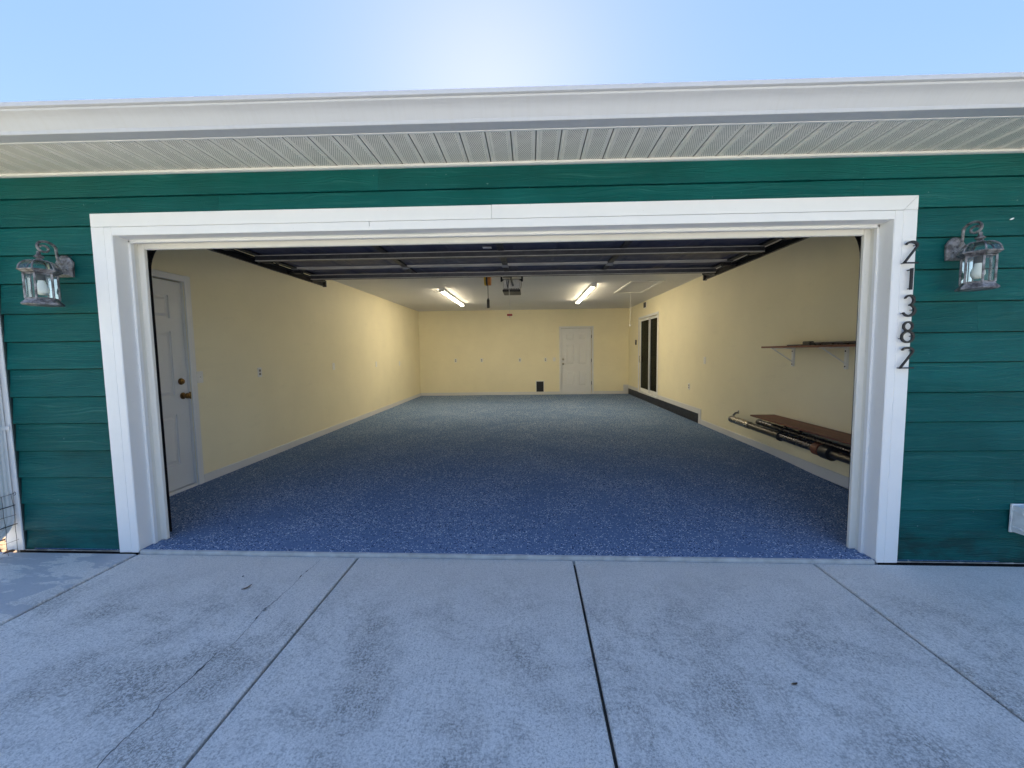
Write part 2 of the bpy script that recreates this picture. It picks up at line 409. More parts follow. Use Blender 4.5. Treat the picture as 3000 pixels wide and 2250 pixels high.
structure(obj('bounce_road', mb, simple('pale_bounce_concrete', (.50,.485,.45), .9, var=.15, scale=2, bump=.3)))  # unseen street, added pale to bounce sunlight onto the facade
mb = MB()
n = 14
vs = []; fs = []
for i in range(n+1):
    for j in range(n+1):
        x = -6.5 + 3.09*i/n; y = -.2 + 9*j/n
        vs.append((x, y, -.06 + .03*mnoise.noise((x*2, y*2, 0))))
for i in range(n):
    for j in range(n): a = i*(n+1)+j; fs.append((a, a+n+1, a+n+2, a+1))
structure(obj('side_bed', MB().add(vs, fs), M['mulch']))

# garage floor: one sheet with a slight fall to the door
nx, ny = 24, 40; vs = []; fs = []
for j in range(ny+1):
    for i in range(nx+1):
        x = XL-.02 + (XR-XL+.04)*i/nx; y = .008 + (YB+.02-.008)*(j/ny)**1.6
        vs.append((x, y, floor_z(x, y)))
for j in range(ny):
    for i in range(nx): a = j*(nx+1)+i; fs.append((a, a+1, a+nx+2, a+nx+1))
gf = structure(obj('garage_floor', MB().add(vs, fs), M['floor']), 'glossy blue epoxy garage floor with white and dark flakes')
# chipped bare edge of the floor slab at the threshold
mb = MB(); vs = []; fs = []; N = 180
for k in range(N+1):
    x = -HW + .012 + (2*HW-.024)*k/N
    w_ = .007 + .005*mnoise.noise((x*6, 0, 0)) + .003*mnoise.noise((x*31, 2, 0))
    zt = floor_z(x, 0) + .0015
    vs += [(x, .008+w_, zt), (x, .006, zt), (x, -.004+.002*mnoise.noise((x*17,5,0)), zt-.003), (x, -.004, drive_z(x)-.05)]
for k in range(N):
    for q in range(3): a = 4*k+q; fs.append((a, a+1, a+5, a+4))
obj('slab_edge', MB().add(vs, fs), M['edge'], gf, 40)

# ================================================================== the garage building (outside)
bld = thing('garage_building', 'dark green clapboard garage with wide white trimmed opening and white gutter', 'garage', (0, 0, 0))
XO0, XO1 = -3.355, 7.2                     # outside corners
# front wall core with the opening
mb = MB()
mb.box(XO0, -HW-.006, .046, YF, -.12, 2.55); mb.box(HW+.006, XO1, .046, YF, -.16, 2.55); mb.box(-HW-.006, HW+.006, .046, YF, HT+.021, 2.55)
fw = obj('front_wall', mb, M['edge'], bld)
sh_ = MB().box(XO0+.03, -HW-.05, .0432, .0457, -.11, 2.52).box(HW+.05, XO1-.02, .0432, .0457, -.15, 2.52).box(-HW-.05, HW+.05, .0432, .0457, HT+.06, 2.52)
obj('lap_shade_sheet', sh_, simple('lap_shade_black', (.02,.02,.018), .9), bld)  # black sheet behind the boards, puts shade lines into the lap gaps
# lapped boards: measured courses, left and right of the opening and across its head
Lz = [.151,.337,.519,.701,.886,1.065,1.249,1.430,1.612,1.806,1.987,2.165,2.342]
Rz = [.088,.275,.470,.660,.848,1.036,1.224,1.411,1.602,1.797,1.990,2.168,2.344]
def clapboard(xa, xb, za0, za1, zb0, zb1):
    """one tapered lap board, thicker at its lower edge"""
    def ring(x, z0, z1):
        return [(x,.043,z0-.001),(x,.0185,z0-.001),(x,.0165,z0+.001),(x,.0165,z0+.005),(x,.0300,z1-.0062),(x,.032,z1-.005),(x,.043,z1-.005)]
    a, b = ring(xa, za0, za1), ring(xb, zb0, zb1); k = len(a)
    return MB().add(a+b, [(i, (i+1)%k, k+(i+1)%k, k+i) for i in range(k)] + [tuple(range(k)), tuple(range(k, 2*k))])
E0, E1 = -3.262, 7.15
def course(x0, x1, f0, f1, cuts=()):
    xs = [x0] + [c for c in cuts if x0 < c < x1] + [x1]
    for a, b in zip(xs, xs[1:]):
        obj('clapboard', clapboard(a+(.0004 if a != x0 else 0), b-(.0004 if b != x1 else 0), f0(a), f1(a), f0(b), f1(b)), M['siding'], fw, 30)
TE = HW + TW
rc = {0:3.9,1:3.3,2:4.4,3:3.6,4:4.1,5:3.4,6:3.7,7:2.99,8:4.2,9:3.5}
for k in range(-1, 10):
    l0 = (lambda x, k=k: Lz[k]) if k >= 0 else (lambda x: drive_z(x)+.012)
    course(E0, -TE-.001, l0, lambda x, k=k: Lz[k+1] if k+1 <= 9 else Lz[10])
    r0 = (lambda x, k=k: Rz[k]) if k >= 0 else (lambda x: drive_z(x)+.010)
    course(TE+.001, E1, r0, lambda x, k=k: Rz[k+1], (rc.get(k, 3.8),))
def lin(k): return lambda x: Lz[k] + (Rz[k]-Lz[k])*min(1, max(0, (x+2.6)/5.2))
course(E0, -TE-.001, lin(10), lin(11)); course(TE+.001, E1, lin(10), lin(11), (3.9,))
# courses over the head (10 is notched round the trim: only its upper part shows)
course(E0, E1, lin(11), lin(12), (-1.75, 2.262, 4.6))
course(E0, E1, lin(12), lambda x: 2.50, (-.72, 1.30, 3.9))
obj('paint_chip', MB().prism([(3.148+.013*math.cos(a)*math.cos(.4)-.0045*math.sin(a)*math.sin(.4), 2.087+.013*math.cos(a)*math.sin(.4)+.0045*math.sin(a)*math.cos(.4)) for a in [math.pi*k/5 for k in range(10)]], 'Y', .0168, .0215), M['white'], fw)
# white casing: flat board + inner strip, jambs, stops
def part(name, mat, b, parent=bld, smooth=None): return obj(name, b, M[mat], parent, smooth)
SW = .048                                   # inner strip
zl = lambda x: drive_z(x) + .004
part('side_casing', 'white', MB().cbox(-TE, -HW-SW-.0008, 0, .044, zl(-2.5), HT+SW+.0008, .002))
part('side_casing', 'white', MB().cbox(HW+SW+.0008, TE, 0, .044, zl(2.5), HT+SW+.0008, .002))
# mitred corners belong to the head casing
part('head_casing', 'white', MB().cbox(-TE, -.012, 0, .044, HT+SW+.0022, HT+TW, .002))
part('head_casing', 'white', MB().prism([(-.0105,HT+SW+.0022),(TE-TW+SW,HT+SW+.0022),(TE-.002,HT+TW),(-.0105,HT+TW)], 'Y', .0, .044))
part('corner_casing', 'white', MB().prism([(TE-TW+SW+.003,HT+SW+.0024),(TE,HT+SW+.0024),(TE,HT+TW-.001)], 'Y', .0005, .044))
part('inner_strip', 'white', MB().cbox(-HW-SW, -HW, -.0015, .046, zl(-2.45), HT+SW, .0025))
part('inner_strip', 'white', MB().cbox(HW, HW+SW, -.0015, .046, zl(2.45), HT+SW, .0025))
part('inner_strip', 'white', MB().cbox(-HW, -.78, -.001, .046, HT, HT+SW, .0025))
part('inner_strip', 'white', MB().cbox(-.778, HW, -.001, .046, HT, HT+SW, .0025))
for s in (-1, 1):
    def sb(a, b, *r, s=s, bv=.003):
        x0, x1 = sorted((s*a, s*b)); return MB().cbox(x0, x1, *r, bv)
    zb = zl(s*2.42) + .012
    part('jamb', 'white2', sb(HW-.003, HW+.02, .0, YF+.01, zb, HT))
    part('jamb_bead', 'white2', sb(HW-.020, HW-.003, .098, .125, zb, HT-.006))
    part('door_stop', 'cream', sb(HW-.012, HW-.003, .125, .158, zb, HT-.008, bv=.002))
    part('door_stop', 'cream', sb(2.385, HW-.003, .155, .182, zb+.004, HT-.012, bv=.004))
part('head_jamb', 'white2', MB().cbox(-HW, HW, 0, YF+.01, HT-.004, HT+.02, .002))
part('jamb_bead', 'white2', MB().cbox(-HW+.003, HW-.003, .098, .125, HT-.024, HT-.004, .003))
part('door_stop', 'cream', MB().cbox(-2.384, 2.384, .155, .182, HT-.054, HT-.004, .005))
# caulk and old paint line where boards meet the slab
for x0, x1, dz in ((-3.25,-TE,0), (TE,7.1,0)):
    mb = MB(); vs=[]; fs=[]; K = int((x1-x0)/.012)
    for k in range(K+1):
        x = x0+(x1-x0)*k/K; h = .006+.006*max(0,mnoise.noise((x*9,1,0)))+.006*max(0,mnoise.noise((x*40,3,0)))
        z = drive_z(x)+.001; vs += [(x,.020-h*.5,z),(x,.014,z+h),(x,.022,z+h*.7)]
    for k in range(K):
        for q in range(2): a=3*k+q; fs.append((a,a+1,a+4,a+3))
    obj('base_caulk', mb.add(vs,fs), M['edge'], bld, 60)
# corner board, outer side wall
part('corner_board', 'white', MB().cbox(XO0-.02, -3.252, .009, .10, drive_z(-3.3)+.004, SOF-.002, .003))
obj('corner_shade_strip', MB().cbox(-3.2515, -3.241, .0158, .0425, drive_z(-3.2)+.006, SOF-.02, .002), simple('corner_shade_green', (.003,.022,.022), .7), bld)  # dark strip along the corner board, shade of the joint put in as colour
part('side_wall', 'siding', MB().box(XO0, XO0+.12, .101, YB+.3, -.14, 2.55))
part('rear_wall', 'siding', MB().box(XO0+.121, XO1, YB+.2, YB+.3, -.14, 2.55))
part('end_wall', 'siding', MB().box(XO1-.1, XO1-.001, YF+.001, YB+.199, -.2, 2.55))
# soffit: each ribbed panel is a piece
EX0, EX1 = -3.78, 7.6
sofp = part('soffit', 'fascia', MB().cbox(EX0, EX1, -.338, .044, SOF+.014, SOF+.03, .002))
PW = .1372
prof = [(0,0),(.098,0),(.100,.004),(.1135,.004),(.1145,.0115),(.1195,.0115),(.1205,.004),(.1325,.004),(.1345,0),(PW-.0006,0)]
mbp = MB().prism(prof + [(PW-.0006,.0125),(0,.0125)], 'Y', -.334, .028)
pm = mesh_from('soffit_panel', mbp); pm.materials.append(M['soffit'])
k = 0
x = EX0 + .004 + (.119-.110-EX0-.004) % PW
while x < EX1-PW:
    o = bpy.data.objects.new('soffit_panel', pm); COL.objects.link(o); o.parent = sofp; o.location = (x, 0, SOF + random.uniform(-.0006,.0006)); x += PW
part('wall_channel', 'fascia', MB().prism([(.012,SOF-.016),(.044,SOF-.016),(.044,SOF-.001),(.003,SOF-.001),(.003,SOF-.013)], 'X', -3.25, EX1))
part('fascia', 'fascia', MB().cbox(EX0, EX1, -.352, -.3385, SOF-.004, 2.54, .002))
gp = [(-.353,2.59),(-.353,2.488),(-.428,2.486),(-.4315,2.488),(-.4335,2.5035),(-.437,2.508),(-.444,2.519),(-.452,2.532),(-.463,2.546),(-.476,2.557),(-.488,2.564),(-.4945,2.5685),(-.4965,2.577),(-.507,2.5785),(-.511,2.581),(-.511,2.601),(-.507,2.604),(-.49,2.603),(-.485,2.59),(-.478,2.572),(-.455,2.552),(-.43,2.51),(-.365,2.50),(-.365,2.59)]
part('gutter', 'gutter', MB().prism(gp, 'X', EX0+.01, EX1-.01), smooth=25)
# gable roof
mb = MB(); yr, zr_ = 4.9, 4.85
out = [(-.367,2.545),(yr,zr_),(10.35,2.62),(10.35,2.70),(yr,zr_+.10),(-.372,2.60)]
part('roof', 'shingle', mb.prism(out, 'X', EX0, EX1))
part('gable_wall', 'siding', MB().prism([(.2,2.551),(yr,zr_-.03),(YB+.29,2.551)], 'X', XO0+.01, XO0+.12))
part('gable_wall', 'siding', MB().prism([(.2,2.551),(yr,zr_-.03),(YB+.29,2.551)], 'X', XO1-.12, XO1-.01))
part('rake_soffit', 'fascia', MB().box(EX0, XO0+.01, .045, 10.3, 2.505, 2.53))

# ================================================================== the room inside
# side door opening in the left wall, back door opening, sliding door opening
DL = (.415, 1.345, 2.045)                  # y0, y1, top
mb = MB().box(XL-.12, XL, YF+.001, DL[0], 0, 2.6).box(XL-.12, XL, DL[1], YB+.1, 0, 2.6).box(XL-.12, XL, DL[0], DL[1], DL[2], 2.6)
wl = structure(obj('wall_left', mb, M['wall']))
DB = (1.162, 2.092, 2.03)
mb = MB().box(XL, DB[0], YB, YB+.12, 0, 2.6).box(DB[1], XR, YB, YB+.12, 0, 2.6).box(DB[0], DB[1], YB, YB+.12, DB[2], 2.6)
wb = structure(obj('wall_back', mb, M['wall']))
DS = (6.965, 8.54, .205, 2.165)
mb = MB().box(XR, XR+.12, YF+.001, DS[0], 0, 2.6).box(XR, XR+.12, DS[1], YB+.1, 0, 2.6).box(XR, XR+.12, DS[0], DS[1], DS[3], 2.6).box(XR, XR+.12, DS[0], DS[1], 0, DS[2])
wr = structure(obj('wall_right', mb, M['wall']))
structure(obj('ceiling', MB().box(XL-.1, XR+.1, YF, YB+.1, ZC, ZC+.05), M['ceil']))
# baseboards
BH = .095
def bb(par, *r): return obj('baseboard', MB().cbox(*r, .005), M['base'], par)
bb(wl, XL, XL+.014, DL[1]+.069, YB-.001, .012, BH+.012)
bb(wl, XL, XL+.014, YF+.003, DL[0]-.069, .0, BH)
bb(wb, XL+.015, DB[0]-.056, YB-.014, YB, .014, BH+.014); bb(wb, DB[1]+.056, XR-.16, YB-.014, YB, .014, BH+.014)
bb(wb, XR-.159, XR-.012, YB-.015, YB, .014, .30)
bb(wr, XR-.014, XR, YF+.003, 4.50, -.005, BH+.012)
bb(wr, XR-.014, XR, 4.501, 4.60, .005, .285); bb(wr, XR-.014, XR, 4.601, DS[0]-.053, .19, .285); bb(wr, XR-.014, XR, DS[1]+.053, YB-.016, .19, .285)
obj('stem_wall', MB().box(XR-.008, XR+.01, 4.601, YB-.016, 0, .1895), M['curbp'], wr)

# --- doors
def panel_layout(w_, h_):
    st = .115*w_/.9; mid = .11; pw = (w_-2*st-mid)/2 if False else (w_-2*.14-.12)/2
    rows = ((.235, .72), (.90, 1.52), (1.645, 1.86))
    return [(.14 + c*(pw+.12), .14 + c*(pw+.12) + pw, a*h_/2.0, b*h_/2.0) for a, b in rows for c in (0, 1)]
def six_panel(root, fx, w_, h_, mat):
    """fx(u, d, z) -> world; u along the door, d depth out of its face"""
    def B(u0, u1, d0, d1, z0, z1, inset=0.0):
        vs = [fx(u,d,z) for (u,d,z) in ((u0,d0,z0),(u1,d0,z0),(u1,d0,z1),(u0,d0,z1),(u0+inset,d1,z0+inset),(u1-inset,d1,z0+inset),(u1-inset,d1,z1-inset),(u0+inset,d1,z1-inset))]
        return vs, [(0,1,2,3),(4,5,6,7),(0,1,5,4),(1,2,6,5),(2,3,7,6),(3,0,4,7)]
    L = panel_layout(w_, h_)
    slab = MB().add(*B(0, w_, -.042, -.014, 0, h_))
    us = sorted({0, w_, *[q for a in L for q in a[:2]]}); zs = sorted({0, h_, *[q for a in L for q in a[2:]]})
    for i in range(0, len(us)-1, 2): slab.add(*B(us[i], us[i+1], -.014, 0, 0, h_))
    for i in range(0, len(zs)-1, 2):
        for j in range(1, len(us)-1, 2): slab.add(*B(us[j], us[j+1], -.014, -.0003, zs[i], zs[i+1]))
    so_ = obj('slab', slab, mat, root)
    for (u0, u1, z0, z1) in L:
        pn = MB().add(*B(u0+.001, u1-.001, -.0089, -.0012, z0+.001, z1-.001, .0)) if False else MB()
        pn.add(*B(u0+.016, u1-.016, -.0139, -.002, z0+.016, z1-.016, .026))
        obj('panel', pn, mat, root)
def knob(root, c, axis, sgn, mat, r=.028, name='knob'):
    pr = [(.033,0),(.033,.004),(.030,.007),(.013,.010),(.011,.028),(.018,.034),(r,.044),(r*1.02,.054),(r*.8,.064),(.004,.068)]
    return obj(name, MB().lathe([(a, sgn*b) for a, b in pr], c, 20, axis), mat, root, 40)
def deadbolt(root, c, axis, sgn, mat):
    return obj('deadbolt', MB().lathe([(a, sgn*b) for a, b in ((.033,0),(.033,.006),(.028,.012),(.024,.020),(.004,.022))], c, 20, axis), mat, root, 40)
# left side door
d1 = thing('side_door', 'white six panel door with brass knob and deadbolt on the left wall', 'door', (XL, .88, .02))
six_panel(d1, lambda u, d, z: (XL-.022+d, .425+u, .055+z), .908, 1.978, M['doorw'])
for (a, b, c_, d_) in ((DL[0]-.066, DL[0]+.002, .02, DL[2]+.06), (DL[1]-.002, DL[1]+.066, .02, DL[2]+.06), (DL[0]+.003, DL[1]-.003, DL[2]-.004, DL[2]+.058)):
    obj('casing', MB().cbox(XL-.001, XL+.018, a, b, c_, d_, .005), M['doorw'], d1)
obj('threshold', MB().cbox(XL-.06, XL+.012, DL[0]+.004, DL[1]-.004, .012, .048, .004), M['doorw'], d1)
for a, b, c_, d_ in ((DL[0]+.002, DL[0]+.009, .02, DL[2]-.005), (DL[1]-.009, DL[1]-.002, .02, DL[2]-.005)):
    obj('door_jamb', MB().box(XL-.11, XL-.002, a, b, c_, d_), M['doorw'], d1)
knob(d1, (XL-.022, 1.272, .937), 'X', 1, M['brass']); deadbolt(d1, (XL-.022, 1.262, 1.078), 'X', 1, M['brass'])
obj('strike_plate', MB().box(XL-.012, XL+.002, 1.335, 1.339, .90, .97), M['brass'], d1)
# back door
d2 = thing('back_door', 'white six panel door with pale knob and dark hinges in the far wall', 'door', (1.627, YB, .02))
six_panel(d2, lambda u, d, z: (1.172+u, YB+.022-d, .045+z), .908, 1.975, M['doorw'])
for (a, b, c_, d_) in ((DB[0]-.052, DB[0]+.003, .02, DB[2]+.05), (DB[1]-.003, DB[1]+.052, .02, DB[2]+.05), (DB[0]+.004, DB[1]-.004, DB[2]-.005, DB[2]+.048)):
    obj('casing', MB().cbox(a, b, YB-.018, YB+.001, c_, d_, .005), M['doorw'], d2)
obj('threshold', MB().cbox(DB[0]+.004, DB[1]-.004, YB-.012, YB+.06, .012, .04, .004), M['doorw'], d2)
knob(d2, (1.228, YB+.022, .945), 'Y', -1, M['pewter']); deadbolt(d2, (1.228, YB+.022, 1.085), 'Y', -1, M['pewter'])
for z in (.36, 1.05, 1.77): obj('hinge', MB().cbox(2.076, 2.090, YB-.004, YB+.02, z-.05, z+.05, .003), M['black'], d2)
# sliding glass door on the right wall
d3 = thing('sliding_glass_door', 'white framed sliding glass door with dark panes on the right wall', 'sliding door', (XR, 7.75, .2))
y0, y1, z0, z1 = DS
for r_ in ((y0-.052, y0+.003, z0-.012, z1+.055), (y1-.003, y1+.052, z0-.012, z1+.055), (y0+.004, y1-.004, z1-.003, z1+.053)):
    obj('casing', MB().cbox(XR-.017, XR+.002, *r_, .004), M['doorw'], d3)
obj('sill_track', MB().cbox(XR-.02, XR+.10, y0+.004, y1-.004, z0-.02, z0+.03, .004), M['doorw'], d3)
ym = (y0+y1)/2
for a, b, xo in ((y0+.006, ym+.03, .05), (ym-.03, y1-.006, .02)):
    fr = MB(); t_ = .055
    fr.cbox(XR+xo, XR+xo+.028, a, a+t_*.8, z0+.032, z1-.006, .003).cbox(XR+xo, XR+xo+.028, b-t_, b, z0+.032, z1-.006, .003)
    fr.cbox(XR+xo+.001, XR+xo+.027, a+t_*.8, b-t_, z0+.032, z0+.032+t_*1.4, .003).cbox(XR+xo+.001, XR+xo+.027, a+t_*.8, b-t_, z1-.006-t_, z1-.006, .003)
    sash = obj('sash', fr, M['doorw'], d3)
    obj('pane', MB().box(XR+xo+.011, XR+xo+.016, a+t_*.8+.001, b-t_-.001, z0+.033+t_*1.4, z1-.007-t_), M['slidglass'], sash)
    if xo == .02:
        obj('handle', MB().tube([(XR+xo-.001,b-.03,1.0),(XR+xo-.03,b-.03,1.02),(XR+xo-.03,b-.03,1.16),(XR+xo-.001,b-.03,1.18)], .008, 8), M['pewter'], sash, 40)
# the unlit room beyond the glass, and the lamp that glows in it
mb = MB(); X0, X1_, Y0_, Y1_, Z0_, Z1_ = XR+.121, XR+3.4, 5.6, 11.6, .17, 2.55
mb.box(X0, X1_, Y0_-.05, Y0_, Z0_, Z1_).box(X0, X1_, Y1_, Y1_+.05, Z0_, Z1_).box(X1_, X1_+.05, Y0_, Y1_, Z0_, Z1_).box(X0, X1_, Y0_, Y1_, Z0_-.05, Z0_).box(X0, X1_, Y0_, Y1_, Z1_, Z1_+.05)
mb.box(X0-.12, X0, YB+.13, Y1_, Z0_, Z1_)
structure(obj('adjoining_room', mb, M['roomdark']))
lt = thing('pendant_lamp', 'small glowing pendant lamp seen through the sliding glass door', 'lamp', (XR+1.55, 10.6, 1.45))
obj('shade', MB().lathe([(.11,1.50),(.12,1.515),(.06,1.58),(.012,1.60)], (XR+1.55,10.6,0), 18), M['pewter'], lt, 40)
obj('diffuser', MB().lathe([(.02,1.462),(.09,1.468),(.104,1.499),(.02,1.4995)], (XR+1.55,10.6,0), 18), emit('lit_pendant', (1,.85,.6), 9), lt, 40)
obj('stem', MB().tube([(XR+1.55,10.6,1.6),(XR+1.55,10.6,2.55)], .006, 8), M['black'], lt)

# --- wall plates
def plate(name, label, c, axis, kind, group):
    """axis: X+ (left wall), Y- (back wall), X- (right wall)"""
    t = thing(name, label, {'outlet': 'outlet', 'switch': 'light switch', 'blank': 'wall plate'}[kind], c, group)
    def bx(u0, u1, d0, d1, z0, z1, b=.0015):
        if axis == 'Y-': return MB().cbox(c[0]+u0, c[0]+u1, c[1]-d1, c[1]-d0, c[2]+z0, c[2]+z1, b)
        s_ = 1 if axis == 'X+' else -1
        xs = sorted((c[0]+s_*d0, c[0]+s_*d1)); return MB().cbox(xs[0], xs[1], c[1]+u0, c[1]+u1, c[2]+z0, c[2]+z1, b)
    obj('cover_plate', bx(-.036,.036,0,.007,-.059,.059), M['plate'], t)
    if kind == 'outlet':
        for dz in (-.021, .021):
            r_ = obj('socket', bx(-.017,.017,.007,.009,dz-.014,dz+.014,.0008), M['slot'], t)
    elif kind == 'switch':
        obj('toggle', bx(-.005,.005,.007,.018,-.011,.011), M['plate'], t)
    else:
        for dz in (-.03, .03): obj('screw', bx(-.003,.003,.007,.0085,dz-.003,dz+.003,.0005), M['slot'], t)
    return t
plate('light_switch', 'white light switch beside the brass knobbed side door', (XL, 1.462, 1.108), 'X+', 'switch', 'plates on the left wall')
plate('wall_outlet', 'white outlet on left wall, the one nearest the side door', (XL, 2.374, 1.112), 'X+', 'outlet', 'plates on the left wall')
plate('wall_plate', 'white plate on left wall, second from the side door after the outlet', (XL, 4.276, 1.118), 'X+', 'blank', 'plates on the left wall')
plate('wall_plate', 'white plate on left wall, third from the side door', (XL, 6.20, 1.098), 'X+', 'blank', 'plates on the left wall')
plate('wall_plate', 'white plate on left wall, farthest from the side door near back corner', (XL, 7.78, 1.07), 'X+', 'blank', 'plates on the left wall')
bl = 'plates on the back wall'
plate('wall_outlet', 'leftmost small outlet on the back wall', (-2.052, YB, 1.09), 'Y-', 'outlet', bl)
plate('wall_outlet', 'second outlet from the left on the back wall', (-1.256, YB, 1.09), 'Y-', 'outlet', bl)
plate('wall_outlet', 'middle outlet on the back wall, left of the black pet door', (-.089, YB, 1.083), 'Y-', 'outlet', bl)
plate('wall_outlet', 'outlet on the back wall straight above the black pet door', (.689, YB, 1.083), 'Y-', 'outlet', bl)
plate('light_switch', 'white light switch beside the far back door', (.958, YB, 1.09), 'Y-', 'switch', bl)
br_ = 'plates on the right wall'
plate('wall_plate', 'white plate at chest height on right wall between sliding door and shelf', (XR, 4.403, 1.139), 'X-', 'blank', br_)
plate('wall_outlet', 'low white outlet on right wall above the raised baseboard', (XR, 5.06, .638), 'X-', 'outlet', br_)
# keypad and siren by the sliding door
t = thing('wall_keypad', 'small black keypad left of the sliding glass door', 'keypad', (XR, 8.87, 1.49))
obj('case', MB().cbox(XR-.024, XR, 8.82, 8.92, 1.485, 1.625, .008), M['black'], t, 40); obj('screen', MB().cbox(XR-.026, XR-.0245, 8.835, 8.905, 1.56, 1.61, .0005), M['slot'], t)
t = thing('wall_speaker', 'small black box in white frame above the sliding glass door', 'speaker', (XR, 8.0, 2.42))
obj('frame', MB().cbox(XR-.012, XR, 7.90, 8.10, 2.405, 2.565, .004), M['plate'], t); obj('grille', MB().cbox(XR-.03, XR-.0121, 7.92, 8.08, 2.425, 2.555, .006), M['black'], t)
# pet door low in the back wall
t = thing('pet_door', 'black pet door in thin white frame low on the back wall', 'pet door', (.516, YB, .08))
fr = MB(); fr.cbox(.388,.406,YB-.012,YB,.082,.448,.003).cbox(.626,.644,YB-.012,YB,.082,.448,.003).cbox(.4065,.6255,YB-.012,YB,.424,.448,.003).cbox(.4065,.6255,YB-.012,YB,.082,.098,.003)
obj('frame', fr, M['plate'], t); obj('flap', MB().cbox(.4068,.6252,YB-.006,YB-.001,.0985,.4235,.002), M['black'], t)
for k in range(5): obj('slat', MB().cbox(.415,.617,YB-.010,YB-.0062,.125+.058*k,.150+.058*k,.002), M['blackm'], t)

# --- ceiling lights
def fixture(label, x, ya, yb):
    t = thing('light_fixture', label, 'ceiling light', (x, (ya+yb)/2, ZC), 'lit strip lights on the garage ceiling')
    obj('housing', MB().prism([(x-.046,ZC-.001),(x-.046,ZC-.028),(x-.036,ZC-.045),(x+.036,ZC-.045),(x+.046,ZC-.028),(x+.046,ZC-.001)], 'Y', ya, yb), M['plate'], t)
    obj('diffuser', MB().prism([(x-.030,ZC-.0455),(x-.028,ZC-.060),(x-.018,ZC-.068),(x+.018,ZC-.068),(x+.028,ZC-.060),(x+.030,ZC-.0455)], 'Y', ya+.03, yb-.03), M['lamp'], t, 50)
    for a, b in ((ya-.006, ya+.029), (yb-.029, yb+.006)):
        obj('end_cap', MB().cbox(x-.048, x+.048, a, b, ZC-.075, ZC-.0005, .004), M['plate'], t)
    return t
fixture('lit white strip light on the ceiling, left of the door opener', -1.51, 5.42, 7.93)
fixture('lit white strip light on the ceiling, between opener and attic hatch', 1.437, 5.16, 7.75)
# attic hatch
t = thing('attic_hatch', 'white framed attic hatch in the ceiling with a pull cord', 'hatch', (2.39, 5.7, ZC))
ax0, ax1, ay0, ay1 = 2.075, 2.695, 4.96, 6.44
for r_ in ((ax0, ax0+.055, ay0, ay1), (ax1-.055, ax1, ay0, ay1), (ax0+.056, ax1-.056, ay0, ay0+.055), (ax0+.056, ax1-.056, ay1-.055, ay1)):
    obj('frame', MB().cbox(*r_, ZC-.016, ZC, .004), M['plate'], t)
obj('panel', MB().box(ax0+.058, ax1-.058, ay0+.058, ay1-.058, ZC-.006, ZC-.0005), M['ceil'], t)
pc = obj('pull_cord', MB().tube([(2.40,6.30,ZC-.006),(2.402,6.301,2.2),(2.40,6.30,1.90)], .004, 6), M['cord'], t)
obj('cord_knob', MB().lathe([(.004,1.905),(.012,1.895),(.020,1.865),(.018,1.855),(.004,1.852)], (2.40,6.30,0), 12), M['cord'], pc, 40)

# --- sectional door, rolled up under the ceiling
PZ = 2.28
gd = thing('overhead_door', 'open sectional garage door of dark panels with steel struts under the ceiling', 'garage door', (0, .36, PZ))
SY = [.36, .893, 1.426, 1.959, 2.492]; DXW = 2.42
for a, b in zip(SY, SY[1:]):
    s_ = MB().cbox(-DXW, DXW, a+.003, b-.003, PZ+.012, PZ+.052, .003)
    sec = obj('section', s_, M['doorblue'], gd)
    for y_a, y_b in ((a+.004, a+.042), (b-.042, b-.004)):
        obj('rail', MB().cbox(-DXW, DXW, y_a, y_b, PZ-.004, PZ+.0118, .003), M['doorrail'], sec)
    for xa, xb in ((-2.34,-1.2),(-1.1,-.09),(.01,1.05),(1.15,2.34)):
        mdl = (xa+xb)/2
        for u, v in ((xa+.06, mdl-.05), (mdl+.05, xb-.06)):
            mp = MB(); mp.add([(u,a+.10,PZ+.0119),(v,a+.10,PZ+.0119),(v,b-.10,PZ+.0119),(u,b-.10,PZ+.0119),(u+.03,a+.13,PZ+.004),(v-.03,a+.13,PZ+.004),(v-.03,b-.13,PZ+.004),(u+.03,b-.13,PZ+.004)],
                          [(4,5,6,7),(0,1,5,4),(1,2,6,5),(2,3,7,6),(3,0,4,7)])
            obj('raised_panel', mp, M['doorblue'], sec)
for yy in (.44, 1.30, 2.28):
    obj('strut', MB().prism([(yy,PZ-.0045),(yy,PZ-.056),(yy+.006,PZ-.060),(yy+.052,PZ-.060),(yy+.058,PZ-.056),(yy+.058,PZ-.0045),(yy+.056,PZ-.0045),(yy+.056,PZ-.054),(yy+.002,PZ-.054),(yy+.002,PZ-.0045)], 'X', -DXW+.02, DXW-.02), M['galv'], gd)
    lipm = M['doorrail']
    for zz in (PZ-.0605, PZ-.0125): obj('strut_lip', MB().box(-DXW+.02, DXW-.02, yy-.003, yy-.0004, zz, zz+.007), lipm, gd)
for a, b in zip(SY, SY[1:]):
    for xx in (-2.38, -1.15, -.045, 1.10, 2.38):
        obj('stile', MB().cbox(xx-.03, xx+.03, a+.043, b-.043, PZ-.008, PZ+.0115, .003), M['steel'], gd)
for yy in SY[1:4]:
    for xx in (-2.38, -1.15, -.045, 1.10, 2.38):
        h = MB().cbox(xx-.036, xx+.036, yy-.055, yy-.008, PZ-.016, PZ-.0085, .002).cbox(xx-.036, xx+.036, yy+.008, yy+.055, PZ-.016, PZ-.0085, .002)
        h.tube([(xx-.034,yy,PZ-.019),(xx+.034,yy,PZ-.019)], .0085, 8)
        obj('hinge', h, M['hinge'], gd, 40)
